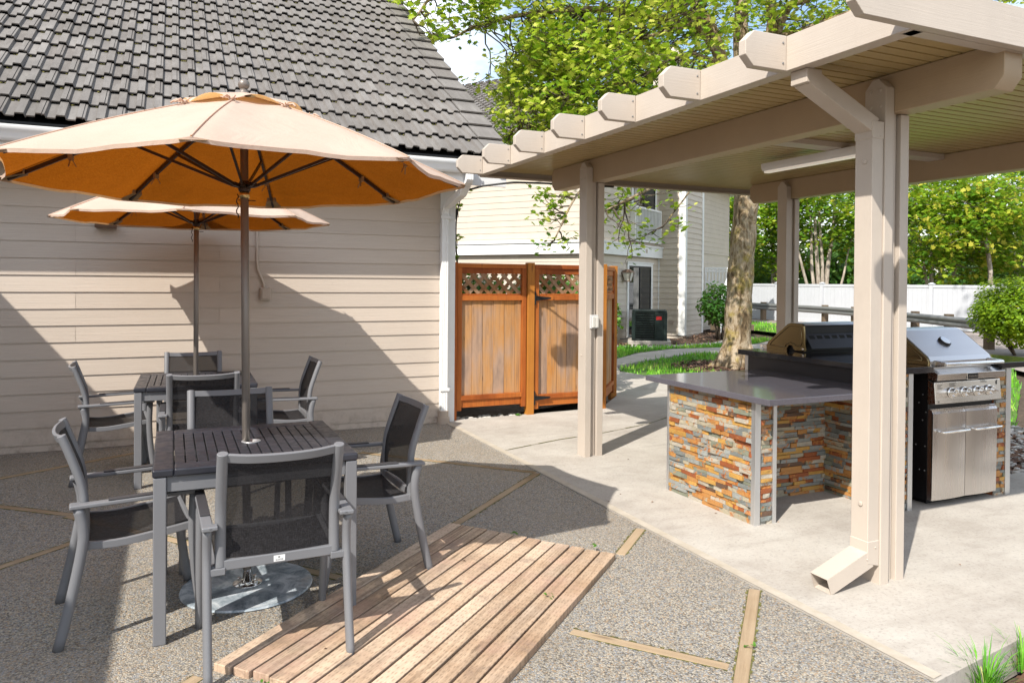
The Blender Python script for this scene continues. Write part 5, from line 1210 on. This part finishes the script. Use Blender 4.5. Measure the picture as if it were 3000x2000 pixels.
bgtree('dense mid green tree behind the fence and the rounded lime shrub', 2985, 35, 930, [(-.3,6,.16),(.4,7,.15)], [(0,4.2,2.6,3.0,150),(.3,7,2.5,2.2,90)], 'conifer', .6, size=.25)
bgtree('leafy green tree behind the fence between plane trunk and the pale stems', 2265, 36, 930, [(-.4,6,.13),(.5,6,.10)], [(0,4.0,1.9,2.4,110),(.3,6.5,2.4,1.6,80)], 'forest', .42, size=.25)
bgtree('dark evergreen tree standing behind the stair railing', 2090, 38, 930, [(0,8,.2)], [(0,5.5,1.9,2.2,100),(.4,3.4,2.0,1.4,80),(-.6,8,2.2,1.6,60)], 'conifer', .5, 'twig', .26, 'evergreen_tree', HEX)
bgtree('bright green tree between the plane trunk and the stair railing', 2140, 34, 930, [(0,5,.12)], [(.2,4.2,1.1,1.5,60),(-.5,5.4,1.4,1.0,50)], 'forest', .6, size=.22)
bgtree('tall dark tree deep behind the catkin tree', 2620, 44, 930, [(-2,9,.2),(1.5,9,.2)], [(0,6,5,4.6,230),(4,4,3.5,3.2,110)], 'conifer', .38, 'twig', .34, 'evergreen_tree', HEX)
bgtree('shadowy low tree filling the gap under the pale stems', 2440, 43, 930, [(0,5,.15)], [(0,2.6,4.2,2.4,150),(-4,4,2.5,3,100)], 'conifer', .28, 'twig', .32, 'evergreen_tree', HEX)
bgtree('yellow green tree high above the fence beside the lime shrub', 2900, 31, 930, [(0,6,.12)], [(.2,5.2,1.7,1.5,75),(-1.4,4.6,1.6,1.6,60)], 'forest', .68, catkins=.6, size=.25)
for i, (px, w) in enumerate(((1640, 40), (1830, 42), (1990, 43))):
    bgtree(('tall feathery green tree behind apartment roof, beside the grey house roof', 'tall green tree over the middle of the apartment roof', 'tall green tree behind the apartment chimney')[i], px, w, 930, [(0,12,.25)], [(0,13,3.2,3.6,120),(.5,10,3.4,2.5,70)], 'conifer', .55, 'twig', .32, 'evergreen_tree', HEX, group='trees behind the apartment building')
ug = Crown()
for _ in range(15000):
    w_ = rng.uniform(39, 50); px_ = rng.uniform(2020, 3250); zt_ = 3.2+1.2*math.sin(px_*.013)+.8*math.sin(px_*.031+2); p_ = ray_pt(px_, 830, w_); p_.z = -.1+abs(rng.gauss(0, .55))*zt_ if rng.random() < .5 else rng.uniform(0, zt_)
    ug.add(p_, rng.uniform(.35, .62), (rng.gauss(-.5,.6), rng.gauss(-.5,.6), rng.gauss(.5,.5)), rng.gauss(.3, .22))
tag(ug.build(M['conifer'], HEX, None, 'undergrowth'), 'dark undergrowth massed beneath the trees beyond the white fence', 'undergrowth', kind='stuff')
# ---- shrubs
def shrub(label, c, rx, rz, n, size, mat, tone, shape=OVAL, name='shrub', stems=5, cz=None, group=None, lay=.5):
    c = Vector(c); o = thing(name, label, 'shrub', (c.x, c.y, -.05), 0, group); b = MB(); cr = Crown(); cz = cz or rz
    for i in range(stems):
        a = rng.uniform(0, 2*PI); b.tube(wig((c.x+.12*math.cos(a), c.y+.12*math.sin(a), -.05), (c.x+rx*.6*math.cos(a), c.y+rx*.6*math.sin(a), cz+rz*.3), 4, .1), [.03,.025,.02,.015,.01], 6)
    for _ in range(n):
        d = Vector((rng.gauss(0,1), rng.gauss(0,1), rng.gauss(0,1))).normalized(); q = rng.uniform(.55, 1.0)*(1+.10*math.sin(d.x*5+d.z*4)); p = Vector((c.x+d.x*rx*q, c.y+d.y*rx*q, cz+d.z*rz*q))
        if p.z < .05: continue
        nn_ = Vector((d.x*.6+rng.gauss(0,lay), d.y*.6+rng.gauss(0,lay), max(-.2, d.z)+.7)); cr.add(p, size*rng.uniform(.7,1.25), nn_, rng.gauss(tone, .22))
    b.build('stem', M['twig'], o, smooth=True); cr.build(M[mat], shape, o, 'foliage'); return o
c = ray_pt(2108, 950, 21.5); shrub('dark green leafy shrub between apartment wall and plane tree trunk', (c.x, c.y, 0), .62, .62, 2300, .10, 'shrub', .5, cz=.98)
c = ray_pt(2955, 940, 17.2); shrub('rounded lime green shrub by the drive at the guard rail end', (c.x+.3, c.y-.1, 0), 1.05, .80, 13000, .085, 'lime', .42, shape=HEX, cz=.98, name='round_shrub', lay=.35)
shrub('green leafy shrub seen through the lattice of the fence panel beside the house', (3.45, 9.2, 0), .72, .50, 4200, .085, 'shrub', .5, cz=1.22, shape=HEX, name='enclosure_shrub')
shrub('bright green shrub seen through the lattice of the gate', (4.75, 9.3, 0), .72, .52, 4000, .085, 'shrub', .6, cz=1.22, shape=HEX, name='enclosure_shrub')
shrub('climbing green shrub at the fence corner beside the apartment wall', (6.05, 10.0, 0), .30, .42, 900, .07, 'shrub', .65, cz=1.05, shape=HEX, name='enclosure_shrub')
o = thing('young_maple', 'slender young maple between the white downspout and the apartment wall', 'tree', (3.35, 9.0, -.05)); b = MB(); crn = Crown(); b.tube(spline([(3.35,9.0,-.05),(3.33,9.0,1.2),(3.27,9.0,2.2),(3.36,9.0,2.75)], 14), [.018-.0009*i for i in range(15)], 6)
for (x, z) in ((3.20,1.75),(3.30,1.85),(3.22,2.0),(3.28,2.12),(3.28,2.60),(3.33,2.68),(3.42,2.72),(3.30,2.48),(3.19,1.62)): crn.spray(Vector((x,9.0,z)), .09, 7, .085, .6, .65); b.tube([(3.30,9.0,z-.12),(x,9.0,z)], [.005,.003], 4)
b.build('stem', M['twig'], o, smooth=True); crn.build(M['maple'], MAPLE, o)
# ---- grass tufts and weeds in the near bed and joints
def tuft(label, x, y, z, n, h, spread, name='grass_tuft', weedy=0):
    b = MB()
    for _ in range(n):
        a = rng.uniform(0, 2*PI); r0 = rng.uniform(0, spread*.45); L = h*rng.uniform(.5, 1.1); lean = rng.uniform(.15, .9)*spread*1.6; w = rng.uniform(.0016, .0032)
        d = Vector((math.cos(a), math.sin(a), 0)); s = Vector((-d.y, d.x, 0)); p = Vector((x, y, z))+d*r0; rr = 1.0 if rng.random() < .1 else min(.8, max(0, rng.gauss(.18, .2)))
        q = [(p, w), (p+d*lean*.25+Vector((0,0,L*.5)), w*.85), (p+d*lean*.6+Vector((0,0,L*.85)), w*.6), (p+d*lean+Vector((0,0,L)), w*.12)]
        for (A_, wa), (B2, wb) in zip(q[:-1], q[1:]): b.face([A_-s*wa, A_+s*wa, B2+s*wb, B2-s*wb], r=rr)
    return tag(b.build(name, M['blade']), label, 'grass', 'grass tufts in the near bed')
tuft('larger tuft of grass at the corner of the concrete slab', 3.03, 1.99, -.11, 130, .17, .11)
tuft('smaller grass tuft in the bark bed, farther along the slab edge', 3.36, 2.045, -.11, 70, .16, .09)
def weed(label, x, y, z, n=7, s=.022):
    c = Crown()
    for _ in range(n): c.add((x+rng.gauss(0,.012), y+rng.gauss(0,.012), z+rng.uniform(.004,.02)), s*rng.uniform(.6,1.2), (rng.gauss(0,.4), rng.gauss(0,.4), 1), rng.uniform(.4,.8))
    tag(c.build(M['shrub'], OVAL, None, 'weed'), label, 'weed', 'small weeds in the joints')
for a in (('tiny weed on the wooden deck, toward the stone counter', 1.66, 3.23, .03), ('tiny weed at the far end of the wooden deck boards', 1.88, 4.12, .028), ('small weed beside the timber strip by the downspout outlet', 2.26, 2.48, .004), ('weed growing among stones under the fence panel', 3.66, 7.93, .0, 12, .05), ('small weed in bark at the very corner', 3.36, 1.93, -.10, 9, .04), ('tiny weed by the deck end beneath the front chair', .33, 3.0, .0), ('tiny weed sprouting on deck edge near the timber strip', 2.22, 3.75, .03)): weed(*a)
fl = MB()
for _ in range(26):
    x, y = rng.uniform(.4, 4.2), rng.uniform(2.2, 5.6); z = .036 if rng.random() < .4 else .007; a = rng.uniform(0, PI); s = rng.uniform(.006, .014); fl.face([(x+s*math.cos(a), y+s*math.sin(a), z), (x-s*.5*math.sin(a), y+s*.5*math.cos(a), z+.004), (x-s*math.cos(a), y-s*math.sin(a), z), (x+s*.5*math.sin(a), y-s*.5*math.cos(a), z+.003)])
tag(fl.build('litter', M['chip']), 'scattered dry leaf scraps on the patio and concrete', 'leaf litter', kind='stuff')
# ------------------------------------------------------------------ camera, sun, sky
cam = bpy.data.cameras.new('camera'); co = bpy.data.objects.new('camera', cam); col.objects.link(co); sc.camera = co
cam.sensor_width = 36; cam.lens = CAMF/3000*36; cam.shift_x = 0; cam.shift_y = -(1000-CY)/3000
cam.clip_start = .05; cam.clip_end = 1000
m3 = Matrix((CR, CU, -_fw)).transposed(); m4 = m3.to_4x4(); m4.translation = Vector((0,0,CH)); co.matrix_world = m4
AZ, EL = R(34), R(45.5)
d = Vector((math.cos(AZ)*math.cos(EL), math.sin(AZ)*math.cos(EL), -math.sin(EL)))
sun = bpy.data.lights.new('sun', 'SUN'); sun.energy = 4.3; sun.angle = R(.53); sun.color = (1, .95, .87)
so = bpy.data.objects.new('sun', sun); col.objects.link(so); so.rotation_euler = d.to_track_quat('-Z', 'Y').to_euler(); so.location = (-8, -5, 12)
w = bpy.data.worlds.new('World'); sc.world = w; w.use_nodes = True; nt = w.node_tree; bg = nt.nodes['Background']
sky = nt.nodes.new('ShaderNodeTexSky'); sky.sky_type = 'NISHITA'; sky.sun_disc = False; sky.sun_elevation = EL; sky.sun_rotation = math.atan2(-d.x, -d.y); sky.air_density = 1.2; sky.dust_density = 1.0
tc = nt.nodes.new('ShaderNodeTexCoord'); mp = nt.nodes.new('ShaderNodeMapping'); mp.inputs['Scale'].default_value = (1, 1, 2.2)
nz = nt.nodes.new('ShaderNodeTexNoise'); nz.inputs['Scale'].default_value = 2.3; nz.inputs['Detail'].default_value = 7; nz.inputs['Roughness'].default_value = .58
rp_ = nt.nodes.new('ShaderNodeMapRange'); rp_.inputs[1].default_value = .42; rp_.inputs[2].default_value = .62
mx = nt.nodes.new('ShaderNodeMix'); mx.data_type = 'RGBA'
nt.links.new(tc.outputs['Generated'], mp.inputs[0]); nt.links.new(mp.outputs[0], nz.inputs['Vector']); nt.links.new(nz.outputs['Fac'], rp_.inputs[0])
nt.links.new(rp_.outputs[0], mx.inputs[0]); nt.links.new(sky.outputs[0], mx.inputs[6]); mx.inputs[7].default_value = (8.0, 8.2, 8.5, 1); nt.links.new(mx.outputs[2], bg.inputs[0])
bg.inputs[1].default_value = .14
sc.view_settings.view_transform = 'Standard'; sc.view_settings.look = 'None'; sc.view_settings.exposure = .68; sc.view_settings.gamma = 1
sc.render.film_transparent = False
sc.cycles.max_bounces = 8; sc.cycles.transparent_max_bounces = 12; sc.cycles.use_adaptive_sampling = True
sc.cycles.use_denoising = True
